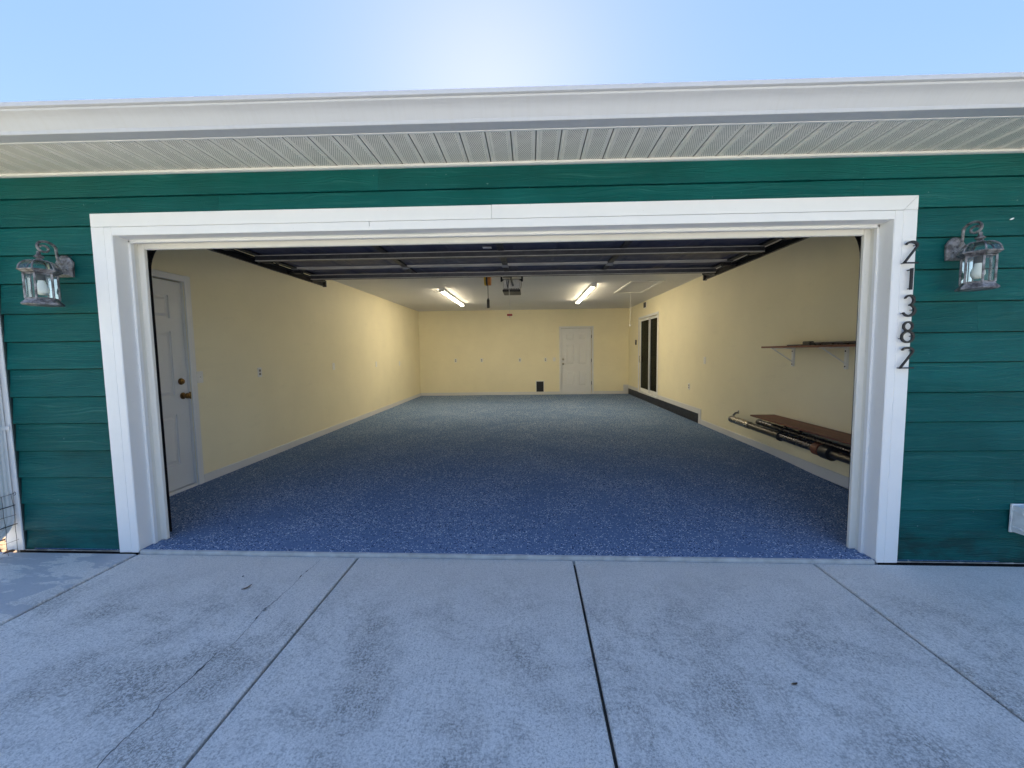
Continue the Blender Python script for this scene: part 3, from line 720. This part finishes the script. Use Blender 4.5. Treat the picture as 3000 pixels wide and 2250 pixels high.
for s_ in (-1, 1):
    for yy in SY:
        y_ = min(max(yy, .40), 2.45)
        rr_ = MB().tube([(s_*2.38,y_+.02,PZ-.035),(s_*2.49,y_+.02,PZ-.035)], .006, 8).lathe([(.008,s_*2.462),(.022,s_*2.464),(.022,s_*2.484),(.008,s_*2.486)], (0,y_+.02,PZ-.035), 14, 'X')
        rr_.cbox(min(s_*2.33,s_*2.415), max(s_*2.33,s_*2.415), y_-.01, y_+.05, PZ-.05, PZ-.0125, .004)
        obj('roller', rr_, M['steel'], gd, 40)
obj('caution_label', MB().box(-.205, -.125, 1.19, 1.24, PZ-.001, PZ+.0028), M['plate'], gd)
obj('lift_bracket', MB().cbox(-.10, .0, 2.34, 2.40, PZ-.058, PZ-.005, .003), M['steel'], gd)
# tracks
def track(s_, label):
    t = thing('door_track', label, 'door track', (s_*2.48, .25, 0), 'overhead door tracks')
    xc = s_*2.478; zt = PZ-.035; R_ = .33; yv = .255
    path = [(yv, .02)] + [(yv, z) for z in (.5, 1.0, 1.5, zt-R_)]
    path += [(yv+R_-R_*math.cos(a), zt-R_+R_*math.sin(a)) for a in [math.pi/2*k/10 for k in range(1, 11)]]
    path += [(y_, zt) for y_ in (1.0, 1.6, 2.2, 2.76)]
    b = MB(); vs=[]; fs=[]; wdt=.030; dp=.026
    prof = [(-wdt, 0), (-wdt, dp), (-wdt+.003, dp), (-wdt+.003, .003), (wdt-.003, .003), (wdt-.003, dp), (wdt, dp), (wdt, 0)]
    for i, (y_, z_) in enumerate(path):
        a_, c_ = path[max(0,i-1)], path[min(len(path)-1,i+1)]; d = Vector((c_[0]-a_[0], c_[1]-a_[1])).normalized(); nn = Vector((-d.y, d.x))
        for u, v in prof: vs.append((xc + s_*(.013-v), y_+nn.x*u, z_+nn.y*u))
    k = len(prof)
    for i in range(len(path)-1):
        for q in range(k): fs.append((i*k+q, i*k+(q+1)%k, (i+1)*k+(q+1)%k, (i+1)*k+q))
    fs += [tuple(range(k)), tuple((len(path)-1)*k+q for q in range(k))]
    obj('rail', b.add(vs, fs), M['steel'], t, 30)
    obj('angle', MB().box(min(xc+s_*.014,xc+s_*.018), max(xc+s_*.014,xc+s_*.018), YF+.001, yv+.03, .03, zt-R_-.05), M['steel'], t)
    obj('angle', MB().box(min(xc+s_*.014,xc+s_*.018), max(xc+s_*.014,xc+s_*.018), yv+.1, 2.72, zt+.0, zt+.05), M['steel'], t)
    obj('flag_bracket', MB().cbox(min(xc+s_*.0185,xc+s_*.0235), max(xc+s_*.0185,xc+s_*.0235), YF+.001, yv+.03, zt-R_-.10, zt-.12, .002), M['steel'], t)
    obj('hanger', MB().box(xc-.018, xc+.018, 2.66, 2.664, zt+.03, ZC).box(xc-.10, xc-.064, 1.9, 1.904, zt+.06, ZC), M['steel'], t)
    obj('end_stop', MB().cbox(xc-.022, xc+.022, 2.745, 2.775, zt-.036, zt+.045, .003), M['steel'], t)
    for z in (.55, 1.25):
        obj('bracket', MB().cbox(min(xc+s_*.019,xc+s_*.05), max(xc+s_*.019,xc+s_*.05), YF+.001, yv-.01, z-.02, z+.02, .002), M['hinge'], t)
track(-1, 'dark curved steel door track on the left side of the opening')
track(1, 'dark curved steel door track on the right side of the opening')
# torsion shaft above the opening
t = thing('torsion_shaft', 'steel spring shaft over the garage opening behind the header', 'spring shaft', (0, .26, 2.42))
obj('shaft', MB().tube([(-2.55,.27,2.44),(2.55,.27,2.44)], .013, 10), M['galv'], t, 40)
for xa, xb in ((-.75,-.08), (.08,.75)):
    pts = [(xa+(xb-xa)*k/240, .27+.024*math.cos(k*.9), 2.44+.024*math.sin(k*.9)) for k in range(241)]
    obj('spring', MB().tube(pts, .003, 5), M['steel'], t, 40)
for s_ in (-1, 1): obj('drum', MB().lathe([(.02,s_*2.47),(.055,s_*2.472),(.05,s_*2.485),(.05,s_*2.515),(.055,s_*2.53),(.02,s_*2.532)], (0,.27,2.44), 18, 'X'), M['hinge'], t, 40)

# --- opener with rail and release cord
op = thing('door_opener', 'grey garage door opener hung from the ceiling with black lower grille', 'door opener', (-.075, 4.2, 2.32))
obj('housing', MB().add([(-.205,4.2,2.52),(.06,4.2,2.52),(.06,4.62,2.52),(-.205,4.62,2.52),(-.215,4.215,2.44),(.07,4.215,2.44),(.07,4.62,2.44),(-.215,4.62,2.44),(-.215,4.195,2.356),(.068,4.195,2.356),(.068,4.62,2.356),(-.215,4.62,2.356)],
    [(3,2,1,0),(0,1,5,4),(4,5,9,8),(1,2,6,5),(5,6,10,9),(2,3,7,6),(6,7,11,10),(3,0,4,7),(7,4,8,11),(8,9,10,11)]), simple('pale_grey_casing', (.55,.55,.53), .4), op, 30)
obj('lens', MB().cbox(-.195, .055, 4.165, 4.194, 2.37, 2.50, .018, 0, 3), simple('frosted_lens', (.62,.62,.60), .3), op, 40)
gr = obj('lower_grille', MB().cbox(-.222, .075, 4.16, 4.60, 2.318, 2.3555, .008), M['black'], op)
for k in range(9): obj('louvre', MB().cbox(-.20+.029*k, -.185+.029*k, 4.155, 4.1605, 2.357, 2.367, .001), M['black'], op)
for x0, x1 in ((-.262,-.232), (.085,.115)):
    obj('mount_bracket', MB().cbox(x0, x1, 4.30, 4.33, 2.505, ZC, .002), M['steel'], op)
obj('mount_bar', MB().cbox(-.262, .115, 4.30, 4.33, 2.5215, 2.545, .002), M['steel'], op)
obj('rail', MB().cbox(-.063, -.033, .25, 4.19, 2.405, 2.435, .003), M['steel'], op)
obj('cable', MB().tube([(.05,4.19,2.51),(.085,4.15,2.49),(.092,4.14,2.43),(.078,4.15,2.36)], .004, 6), M['black'], op, 60)
obj('arm', MB().cbox(-.062, -.034, 2.36, 2.80, 2.34, 2.346, .001).tube([(-.048,2.40,2.24),(-.048,2.80,2.40)], .010, 8), M['steel'], op)
obj('trolley', MB().cbox(-.075, -.021, 2.74, 2.90, 2.385, 2.45, .004), M['black'], op)
obj('wire', MB().tube([(-.155,4.16,2.50),(-.15,4.12,2.44),(-.135,4.10,2.39),(-.13,4.15,2.36)], .0045, 6).tube([(-.11,4.16,2.52),(-.125,4.11,2.45),(-.13,4.12,2.37)], .007, 6), M['black'], op, 60)
rc_ = obj('release_cord', MB().tube([(-.045,2.82,2.385),(-.047,2.821,2.1),(-.045,2.82,1.83)], .003, 6), M['cord'], op)
obj('release_handle', MB().cbox(-.081, -.009, 2.808, 2.832, 1.80, 1.826, .008, 0, 2), M['red'], rc_, 40)
obj('knot', MB().lathe([(.002,1.80),(.007,1.795),(.008,1.785),(.003,1.775)], (-.045,2.82,0), 8), M['cord'], rc_, 40)
# --- hanging cord reel
cr = thing('cord_reel', 'yellow and black cord reel on the ceiling with dangling black lamp', 'cord reel', (-.483, 4.35, ZC))
yc, zc_ = 4.35, 2.545
obj('shell', MB().lathe([(.03,-.540),(.085,-.538),(.093,-.530),(.093,-.508),(.03,-.5075)], (0,yc,zc_-.0), 28, 'X'), M['yellow'], cr, 30)
obj('shell', MB().lathe([(.03,-.4775),(.093,-.477),(.093,-.436),(.085,-.428),(.03,-.426)], (0,yc,zc_), 28, 'X'), M['orange'], cr, 30)
obj('hub', MB().lathe([(.02,-.507),(.096,-.5065),(.096,-.4785),(.02,-.478)], (0,yc,zc_), 28, 'X'), M['black'], cr, 30)
obj('ceiling_bracket', MB().cbox(-.515, -.455, yc-.03, yc+.03, zc_+.03, ZC, .003), M['black'], cr)
obj('cable', MB().tube([(-.482,yc,zc_-.095),(-.481,yc,2.35),(-.480,yc,2.235)], .006, 8), M['black'], cr, 40)
obj('lamp_head', MB().lathe([(.006,2.250),(.010,2.24),(.022,2.215),(.025,2.205),(.025,2.085),(.021,2.075),(.004,2.074)], (-.480,yc,0), 14), M['black'], cr, 40)

# --- shelves on the right wall
sh = thing('upper_shelf', 'dark red wood shelf on two white brackets high on the right wall', 'shelf', (XR, 1.9, 1.3))
obj('board', MB().cbox(XR-.29, XR-.004, .62, 2.22, 1.330, 1.350, .002), M['wood'], sh)
for yb_ in (2.075, 1.305, .75):
    bk = MB().cbox(XR-.022, XR, yb_-.016, yb_+.016, 1.12, 1.3315, .002).cbox(XR-.26, XR-.0225, yb_-.016, yb_+.016, 1.318, 1.3315, .002)
    bk.tube([(XR-.022,yb_,1.175),(XR-.235,yb_,1.318)], .007, 6)
    bo = obj('bracket', bk, M['plate'], sh)
    for z in (1.145, 1.29): obj('screw', MB().lathe([(.008,XR-.0235),(.007,XR-.026),(.002,XR-.0265)], (0,yb_,z), 10, 'X'), M['black'], bo)
bar = thing('metal_bar', 'long dark metal bar lying on the upper shelf', 'metal bar', (XR-.15, 1.5, 1.35))
obj('bar', MB().tube([(XR-.17,.66,1.366),(XR-.17,1.62,1.366)], .014, 10), M['darkpipe'], bar, 40)
obj('flat_end', MB().cbox(XR-.20, XR-.14, 1.66, 1.90, 1.352, 1.362, .003), M['darkpipe'], bar)
obj('clamp', MB().cbox(XR-.195, XR-.145, 1.55, 1.655, 1.352, 1.392, .006), M['black'], bar)
ls = thing('lower_shelf', 'dark red wood shelf board low on the right wall above metal tubes', 'shelf', (XR, 1.6, .5))
obj('board', MB().cbox(XR-.295, XR-.004, .62, 2.40, .502, .520, .002), M['wood'], ls)
for yb_ in (1.9, .9):
    bk = MB().cbox(XR-.016, XR, yb_-.014, yb_+.014, .30, .5015, .002).cbox(XR-.24, XR-.0165, yb_-.014, yb_+.014, .488, .5015, .002).tube([(XR-.016,yb_,.33),(XR-.21,yb_,.488)], .006, 6)
    obj('bracket', bk, M['black'], ls)
tb = thing('metal_tube', 'long shiny metal tube with clamped joints slung below the lower shelf', 'tube', (XR-.2, 1.8, .35))
pts = [(3.01,3.02,.356),(3.0,2.60,.353),(3.0,2.2,.350),(3.0,.65,.345)]
obj('tube', MB().tube(pts[1:], .041, 18), M['pipe'], tb, 40)
obj('outer_sleeve', MB().tube([(3.012,3.03,.357),(3.0,2.56,.353)], .047, 18), M['chrome'], tb, 40)
obj('end_cap', MB().lathe([(.015,3.10),(.033,3.092),(.044,3.068),(.049,3.03),(.02,3.029)], (3.012,0,.357), 18, 'Y'), M['chrome'], tb, 40)
obj('fitting', MB().tube([(3.03,3.05,.405),(3.06,3.05,.44),(3.10,3.05,.445)], .014, 8).tube([(3.10,3.05,.43),(3.10,3.05,.475)], .009, 8), M['chrome'], tb, 40)
obj('dark_section', MB().tube([(3.0,1.93,.350),(3.0,1.35,.348)], .043, 18), M['darkpipe'], tb, 40)
obj('strap', MB().lathe([(.049,1.925),(.055,1.926),(.055,1.95),(.049,1.951)], (3.0,0,.350), 18, 'Y').tube([(3.0,1.938,.402),(3.04,1.938,.45),(3.06,1.94,.50)], .004, 6), M['black'], tb, 40)
obj('collar', MB().lathe([(.049,1.30),(.062,1.302),(.062,1.38),(.049,1.382)], (3.0,0,.347), 18, 'Y'), M['wood'], tb, 40)
obj('strap', MB().lathe([(.049,1.16),(.068,1.162),(.068,1.27),(.049,1.272)], (3.0,0,.346), 18, 'Y'), M['black'], tb, 40)
tb2 = thing('dark_tube', 'thinner dark tube behind the shiny metal tube under the lower shelf', 'tube', (3.1, 1.5, .38))
obj('tube', MB().tube([(3.10,2.55,.40),(3.10,.65,.385)], .035, 14), M['darkpipe'], tb2, 40)
obj('cap', MB().lathe([(.01,2.575),(.03,2.57),(.037,2.545),(.037,2.50),(.01,2.499)], (3.10,0,.40), 14, 'Y'), M['black'], tb2, 40)

# ================================================================== outside fittings
# lantern: built about its own axis at x = 0, wall face at y = .017
def lantern(label):
    t = thing('wall_lantern', label, 'lantern', (0, 0, 0), 'lanterns beside the garage opening')
    ay = -.125
    pl = [(-.052,1.835),(.052,1.835),(.055,1.93),(.034,1.958),(.012,1.972),(-.012,1.972),(-.034,1.958),(-.055,1.93)]
    b = MB(); k = len(pl); inn = [(x*.78, 1.90+(z-1.90)*.80) for x, z in pl]
    vs = [(x,.018,z) for x, z in pl] + [(x,.006,z) for x, z in pl] + [(x,-.006,z) for x, z in inn]
    fs = [(i,(i+1)%k,k+(i+1)%k,k+i) for i in range(k)] + [(k+i,k+(i+1)%k,2*k+(i+1)%k,2*k+i) for i in range(k)] + [tuple(range(2*k,3*k)), tuple(range(k))]
    bp = obj('backplate', b.add(vs, fs), M['lantern'], t)
    for x in (-.026, .026): obj('screw', MB().lathe([(.004,-.006),(.004,-.0085),(.001,-.009)], (x,0,1.878), 8, 'Y'), M['black'], bp)
    # scrolled arm: up from the plate, over and back into a curl above the finial
    pts = [(0,-.004,1.925),(0,-.018,1.922),(0,-.026,1.932),(0,-.029,1.968)]
    cx, cz = -.083, 1.998
    for k in range(0, 46):
        a = math.radians(12 + k*11.5); rr_ = .053*(1 - k/45*.78)
        ox = .0
        pts.append((0, cx + ox + rr_*math.cos(a)*(1.0) - (k/45)*.022, cz + rr_*.78*math.sin(a) - (k/45)*.006))
    rad = [.0075]*4 + [.0078 - .0022*(k/45) for k in range(46)]
    obj('scroll_arm', MB().tube(pts, rad, 10), M['lantern'], t, 60)
    obj('arm_boss', MB().lathe([(.017,-.004),(.015,-.012),(.008,-.016)], (0,0,1.924), 14, 'Y'), M['lantern'], t, 50)
    c = (0, ay, 0)
    obj('finial', MB().lathe([(.004,1.968),(.010,1.963),(.009,1.952),(.014,1.942),(.023,1.934),(.023,1.930),(.012,1.925),(.016,1.917),(.026,1.911),(.029,1.904)], c, 18), M['lantern'], t, 50)
    PH = math.radians(30-30)      # flats face the street
    def hexr(r_, z): return [(r_*math.cos(math.radians(60*i)), ay + r_*math.sin(math.radians(60*i)), z) for i in range(6)]
    def hexring(levels):
        vs = []; fs = []
        for r_, z in levels: vs += hexr(r_, z)
        for j in range(len(levels)-1):
            for i in range(6): fs.append((j*6+i, j*6+(i+1)%6, j*6+6+(i+1)%6, j*6+6+i))
        return vs, fs
    rim = hexring([(.068,1.8300),(.078,1.8330),(.086,1.8400),(.094,1.8445),(.096,1.8490),(.092,1.8530),(.084,1.8540),(.070,1.8500),(.068,1.8300)])
    obj('rim', MB().add(*rim), M['lantern'], t)
    # dome: six ribs and six curved panes
    arc = [(.090*math.cos(a) if False else .028+.060*math.cos(a), 1.852+.056*math.sin(a)) for a in [math.pi/2*k/7 for k in range(8)]]
    for i in range(6):
        a = math.radians(60*i); ca, sa = math.cos(a), math.sin(a)
        obj('dome_rib', MB().tube([(r_*ca, ay+r_*sa, z) for r_, z in arc], .0042, 6), M['lantern'], t, 60)
        b_ = math.radians(60*(i+1)); vs=[]; fs=[]
        for j, (r_, z) in enumerate(arc):
            vs += [(r_*ca, ay+r_*sa, z), (r_*math.cos(b_), ay+r_*math.sin(b_), z)]
            if j: fs.append((2*j-2, 2*j-1, 2*j+1, 2*j))
        obj('dome_pane', MB().add(vs, fs), M['glass'], t, 60)
    Rb, zt, zb = .070, 1.8295, 1.676
    for i in range(6):
        a, b_ = math.radians(60*i), math.radians(60*(i+1))
        p0 = (Rb*math.cos(a), ay+Rb*math.sin(a)); p1 = (Rb*math.cos(b_), ay+Rb*math.sin(b_))
        obj('corner_post', MB().tube([(p0[0],p0[1],zb),(p0[0],p0[1],zt)], .0058, 6), M['lantern'], t, 60)
        q0 = (p0[0]*.95, ay+(p0[1]-ay)*.95); q1 = (p1[0]*.95, ay+(p1[1]-ay)*.95)
        obj('pane', MB().add([(*q0,zb+.002),(*q1,zb+.002),(*q1,zt-.001),(*q0,zt-.001)], [(0,1,2,3)]), M['glass'], t)
        # pale bevelled frame inside each opening
        fr_ = MB(); 
        for z_a in (zb+.004, zt-.004): fr_.tube([(*q0,z_a),(*q1,z_a)], .0035, 5)
        obj('pane_bar', fr_, M['lantern'], t, 60)
    base_ = hexring([(.050,1.636),(.086,1.638),(.092,1.644),(.089,1.651),(.074,1.668),(.072,1.6765),(.050,1.6765)])
    b = MB().add(*base_); n0 = len(b.v); b.f += [tuple(range(6))[::-1], tuple(n0-6+i for i in range(6))]; b.mi += [0,0]
    obj('base', b, M['lantern'], t)
    obj('socket', MB().lathe([(.016,1.790),(.019,1.792),(.019,1.838),(.010,1.845)], c, 14), M['black'], t, 40)
    obj('bulb', MB().lathe([(.003,1.700),(.014,1.702),(.025,1.711),(.031,1.727),(.030,1.742),(.024,1.760),(.0165,1.777),(.0145,1.7895)], c, 20), M['bulb'], t, 60)
    return t
lan = lantern('weathered bronze wall lantern on the green siding near the downspout')
lan2 = copy_tree(lan); lan2['label'] = 'weathered bronze wall lantern on green siding right of the house numbers'
lan.location = (-2.775, 0, .005); lan2.location = (2.815, 0, .008)

# house number, one digit below the other on the right casing
def stroke(pts, w_, y0_, y1_):
    """flat ribbon of width w_ along a 2-D polyline (x,z), with thickness"""
    b = MB(); vs = []; fs = []; P = [Vector(p) for p in pts]
    ws = w_ if isinstance(w_, list) else [w_]*len(P)
    for i, p in enumerate(P):
        d = (P[min(i+1,len(P)-1)]-P[max(i-1,0)]).normalized(); nn = Vector((-d.y, d.x))
        for s_ in (-1, 1):
            q = p + nn*s_*ws[i]/2
            vs += [(q.x, y0_, q.y), (q.x, y1_, q.y)]
    for i in range(len(P)-1):
        a, c = 4*i, 4*i+4
        fs += [(a,c,c+2,a+2),(a+1,a+3,c+3,c+1),(a,a+1,c+1,c),(a+2,c+2,c+3,a+3)]
    e = 4*(len(P)-1); fs += [(0,2,3,1),(e,e+1,e+3,e+2)]
    return b.add(vs, fs)
def arcp(cx, cz, rx, rz, a0, a1, n_=22): return [(cx+rx*math.cos(R(a0+(a1-a0)*k/n_)), cz+rz*math.sin(R(a0+(a1-a0)*k/n_))) for k in range(n_+1)]
def digit_strokes(ch):
    if ch == '2':
        top = arcp(0, .83, .28, .165, 165, -28)
        return [(top + [(-.335, .02)], [.07+.06*math.sin(math.pi*k/len(top)) for k in range(len(top))] + [.085]), ([(-.36,.035),(.345,.035)], .07)]
    if ch == '1': return [([(.06,0),(.06,1.0)], .12), ([(-.15,.90),(.0,.93),(.11,1.0)], [.05,.075,.04])]
    if ch == '3':
        a, b = arcp(-.02,.755,.235,.225,158,-90), arcp(-.02,.275,.30,.255,90,-160)
        return [(a, [.06+.07*math.sin(math.pi*k/len(a)) for k in range(len(a))]), (b, [.05+.09*math.sin(math.pi*k/len(b)) for k in range(len(b))])]
    if ch == '8':
        a, b = arcp(0,.775,.225,.205,0,360,34), arcp(0,.275,.295,.255,0,360,34)
        return [(a, .095), (b, .105)]
for ch, x, z0_, z1_, lb in (('2',2.525,1.829,1.958,'black metal digit two, the topmost on the right white casing'),
        ('1',2.527,1.673,1.801,'black metal digit one, second from top of the right casing'), ('3',2.532,1.513,1.641,'black metal digit three, middle of the five on right casing'),
        ('8',2.531,1.353,1.481,'black metal digit eight with two loops on the right casing'), ('2',2.536,1.193,1.322,'black metal digit two, the lowest on the right white casing')):
    z0_ -= .006; z1_ -= .006; h = z1_-z0_
    t = thing('house_number', lb, 'house number', (x, 0, z0_), 'house number digits on the casing')
    b = MB()
    for pts, w_ in digit_strokes(ch):
        s_ = stroke([(x+px*h*.92, z0_+pz*h) for px, pz in pts], [q*h*.82 for q in w_] if isinstance(w_, list) else w_*h*.82, -.029, -.017); b.add(s_.v, s_.f)
    obj('digit', b, M['blackm'], t)
    for dx, dz in {'2': ((-.30,.03),(.25,.85)), '1': ((.06,.06),(.06,.93)), '3': ((-.25,.14),(.2,.3)), '8': ((-.27,.2),(.27,.3))}[ch]:
        px, pz = x+dx*h*.92, z0_+dz*h
        obj('mounting_pin', MB().tube([(px,-.0171,pz),(px,.0,pz)], .003, 6), M['galv'], t)

# downspout at the left corner
ds = thing('downspout', 'white ribbed downspout with kicked out elbow at the left house corner', 'downspout', (-3.345, -.05, .1))
x0, x1 = -3.355, -3.277
def rib_section(f):
    """rectangular pipe outline (x, d): d is distance out from the wall, ribbed sides"""
    o_ = []
    dep = .098
    seg = 16
    for k in range(seg+1):
        u = k/seg; rb = .003 if k % 4 in (1, 2) and 0 < k < seg else 0
        o_.append((x1 - rb, dep*u))
    for k in range(1, 9): o_.append((x1-(x1-x0)*k/9, dep - (.0026 if k % 3 else 0)))
    for k in range(seg+1):
        u = 1-k/seg; o_.append((x0, dep*u))
    return o_
out = rib_section(0)
path = [(-.001, 2.47, 0), (-.001, .26, 0)] + [(-.001 - .16*(1-math.cos(a)), .26-.15*math.sin(a), a) for a in [R(8*k) for k in range(1, 9)]] + [(-.22, .075, R(64))]
vs = []; fs = []; k = len(out)
for (yy, zz, a) in path:
    for (px, d) in out:
        vs.append((px, yy - d*math.cos(a), zz + d*math.sin(a)))
for i in range(len(path)-1):
    for q in range(k): fs.append((i*k+q, i*k+(q+1)%k, (i+1)*k+(q+1)%k, (i+1)*k+q))
obj('pipe', MB().add(vs, fs), M['vinyl'], ds, 35)
for z in (.86, 1.9):
    obj('strap', MB().cbox(x1, x1+.003, -.102, -.001, z-.014, z+.014, .001).cbox(x0-.003, x1+.003, -.104, -.1005, z-.014, z+.014, .001), M['vinyl'], ds)
    obj('strap_tab', MB().cbox(x1+.003, x1+.030, -.004, -.0005, z-.014, z+.014, .001), M['vinyl'], ds)
# wire mesh round the downspout foot
wf = thing('wire_mesh', 'rusty wire mesh wrapped round the foot of the downspout', 'wire mesh', (-3.29, -.1, 0))
b = MB()
xw = -3.264
def wob(p, k): return (p[0]+.006*mnoise.noise((p[1]*9,p[2]*9,k)), p[1]+.008*mnoise.noise((p[2]*8,k,p[1])), p[2]+.006*mnoise.noise((k,p[1]*7,p[2]*7)))
zrow = [.012,.10,.21,.27,.34,.415]
for kk, z in enumerate(zrow):
    pts = [wob((xw, y_-.004, z+.02*y_*(kk%3-1)), kk) for y_ in [.0-.5*i/14 for i in range(15)]]
    obj('strand', MB().tube(pts, .0014 if kk not in (2, 4) else .0030, 5), M['wire'] if kk not in (2, 4) else M['black'], wf)
for kk in range(10):
    y_ = -.012 - .052*kk
    pts = [wob((xw, y_, .008+.41*i/12), kk+30) for i in range(13)]
    obj('strand', MB().tube(pts, .0014, 5), M['wire'], wf)
obj('strand', MB().tube([(-3.264,-.004,.415),(-3.245,-.012,.43),(-3.225,-.02,.425),(-3.23,-.02,.412),(-3.255,-.01,.405)], .0014, 5), M['wire'], wf)
# white plastic vent hood on the right
vt = thing('vent_hood', 'white plastic vent hood low on the green siding at the right edge', 'vent hood', (3.24, 0, .2))
def hoodprof(y_): return y_
b = MB(); vs=[]; fs=[]
X0, X1_ = 3.272, 3.55
prof = [(.016,.310),(-.03,.313),(-.075,.306),(-.105,.285),(-.122,.252),(-.128,.21),(-.125,.158),(-.105,.142),(.016,.137)]
sec = [(X0, .97), (X0+.008, 1.0), (X1_-.008, 1.0), (X1_, .97)]
for xx, sc in sec:
    for y_, z_ in prof: vs.append((xx, .016+(y_-.016)*sc, .22+(z_-.22)*sc))
k = len(prof)
for i in range(3):
    for q in range(k): fs.append((i*k+q, i*k+(q+1)%k, (i+1)*k+(q+1)%k, (i+1)*k+q))
fs += [tuple(range(k)), tuple(3*k+q for q in range(k))]
obj('hood', b.add(vs, fs), M['vinyld'], vt, 35)
obj('flange', MB().cbox(X0-.004, X1_+.02, .004, .0158, .132, .316, .002), M['vinyld'], vt)
for z in (.172, .275): obj('clip', MB().cbox(X0-.005, X0+.003, -.055, .0, z-.006, z+.006, .002), M['vinyld'], vt)
for kk in range(3): obj('louvre', MB().cbox(X0+.02, X1_-.02, -.1325, -.122, .166+.022*kk, .178+.022*kk, .002), M['vinyld'], vt)

# little things on the ground
def leaf(label, x, y, rot, ln, wd, curl=.008):
    b = MB(); vs = []; fs = []; n_ = 8
    for i in range(n_+1):
        u = i/n_; w_ = wd*math.sin(math.pi*min(1, u*.92+.04))**.8/2; z = drive_z(x)+.004 + curl*(2*u-1)**2
        for s_ in (-1, 0, 1): vs.append((x+math.cos(rot)*(u-.5)*ln - math.sin(rot)*s_*w_, y+math.sin(rot)*(u-.5)*ln + math.cos(rot)*s_*w_, z + (.003 if s_ else 0)))
    for i in range(n_):
        for q in range(2): a=3*i+q; fs.append((a,a+1,a+4,a+3))
    lo = [(p[0],p[1],p[2]-.0012) for p in vs]; n0 = len(vs)
    b.add(vs+lo, fs + [tuple(n0+q for q in f[::-1]) for f in fs])
    return tag(obj('dry_leaf', b, M['leaf'], None, 60), label, 'leaf')
leaf('curled brown leaf lying on the pale slab left of the long crack', -1.425, -.384, R(62), .055, .012)
leaf('tiny dark leaf scrap on the wide slab right of centre', 1.285, -.985, R(10), .028, .009, .002)
def pebble(label, x, y, r_):
    bm = bmesh.new(); bmesh.ops.create_icosphere(bm, subdivisions=2, radius=r_)
    for v in bm.verts: v.co = v.co*(1+.35*mnoise.noise(v.co*90+Vector((x,y,0)))); v.co.z *= .6
    bm.verts.index_update()
    b = MB().add([(v.co.x+x, v.co.y+y, v.co.z+drive_z(x)+r_*.5) for v in bm.verts], [[q.index for q in f.verts] for f in bm.faces]); bm.free()
    return tag(obj('pebble', b, M['stone'], None, 60), label, 'pebble')
pebble('small dark pebble resting on the crack in the left slab', -1.194, -.573, .0075)
pebble('pale pebble on the slab just left of the curled leaf', -1.535, -.262, .006)
# leaf litter at the sunny corner (nobody could count it)
b = MB()
for kk in range(420):
    x = random.uniform(-4.3, -3.30); y = random.uniform(-.06, 1.4); a = random.uniform(0, 6.28); ln = random.uniform(.02,.05); wd = ln*random.uniform(.25,.5); z = drive_z(x)+random.uniform(-.02,.02) if y > .0 else drive_z(x)+random.uniform(.002,.012)
    if x > -3.38 and y > -.005: continue
    ca, sa = math.cos(a), math.sin(a); t1, t2 = random.uniform(-.012,.012), random.uniform(-.012,.012)
    b.add([(x-ca*ln, y-sa*ln, z+t1), (x+sa*wd, y-ca*wd, z+t2+.004), (x+ca*ln, y+sa*ln, z-t1+.006), (x-sa*wd, y+ca*wd, z-t2+.004)], [(0,1,2),(0,2,3)])
lf = obj('leaf_litter', b, M['mulch']); lf['kind'] = 'stuff'; lf['label'] = 'sunlit dry leaf litter beside the house corner'
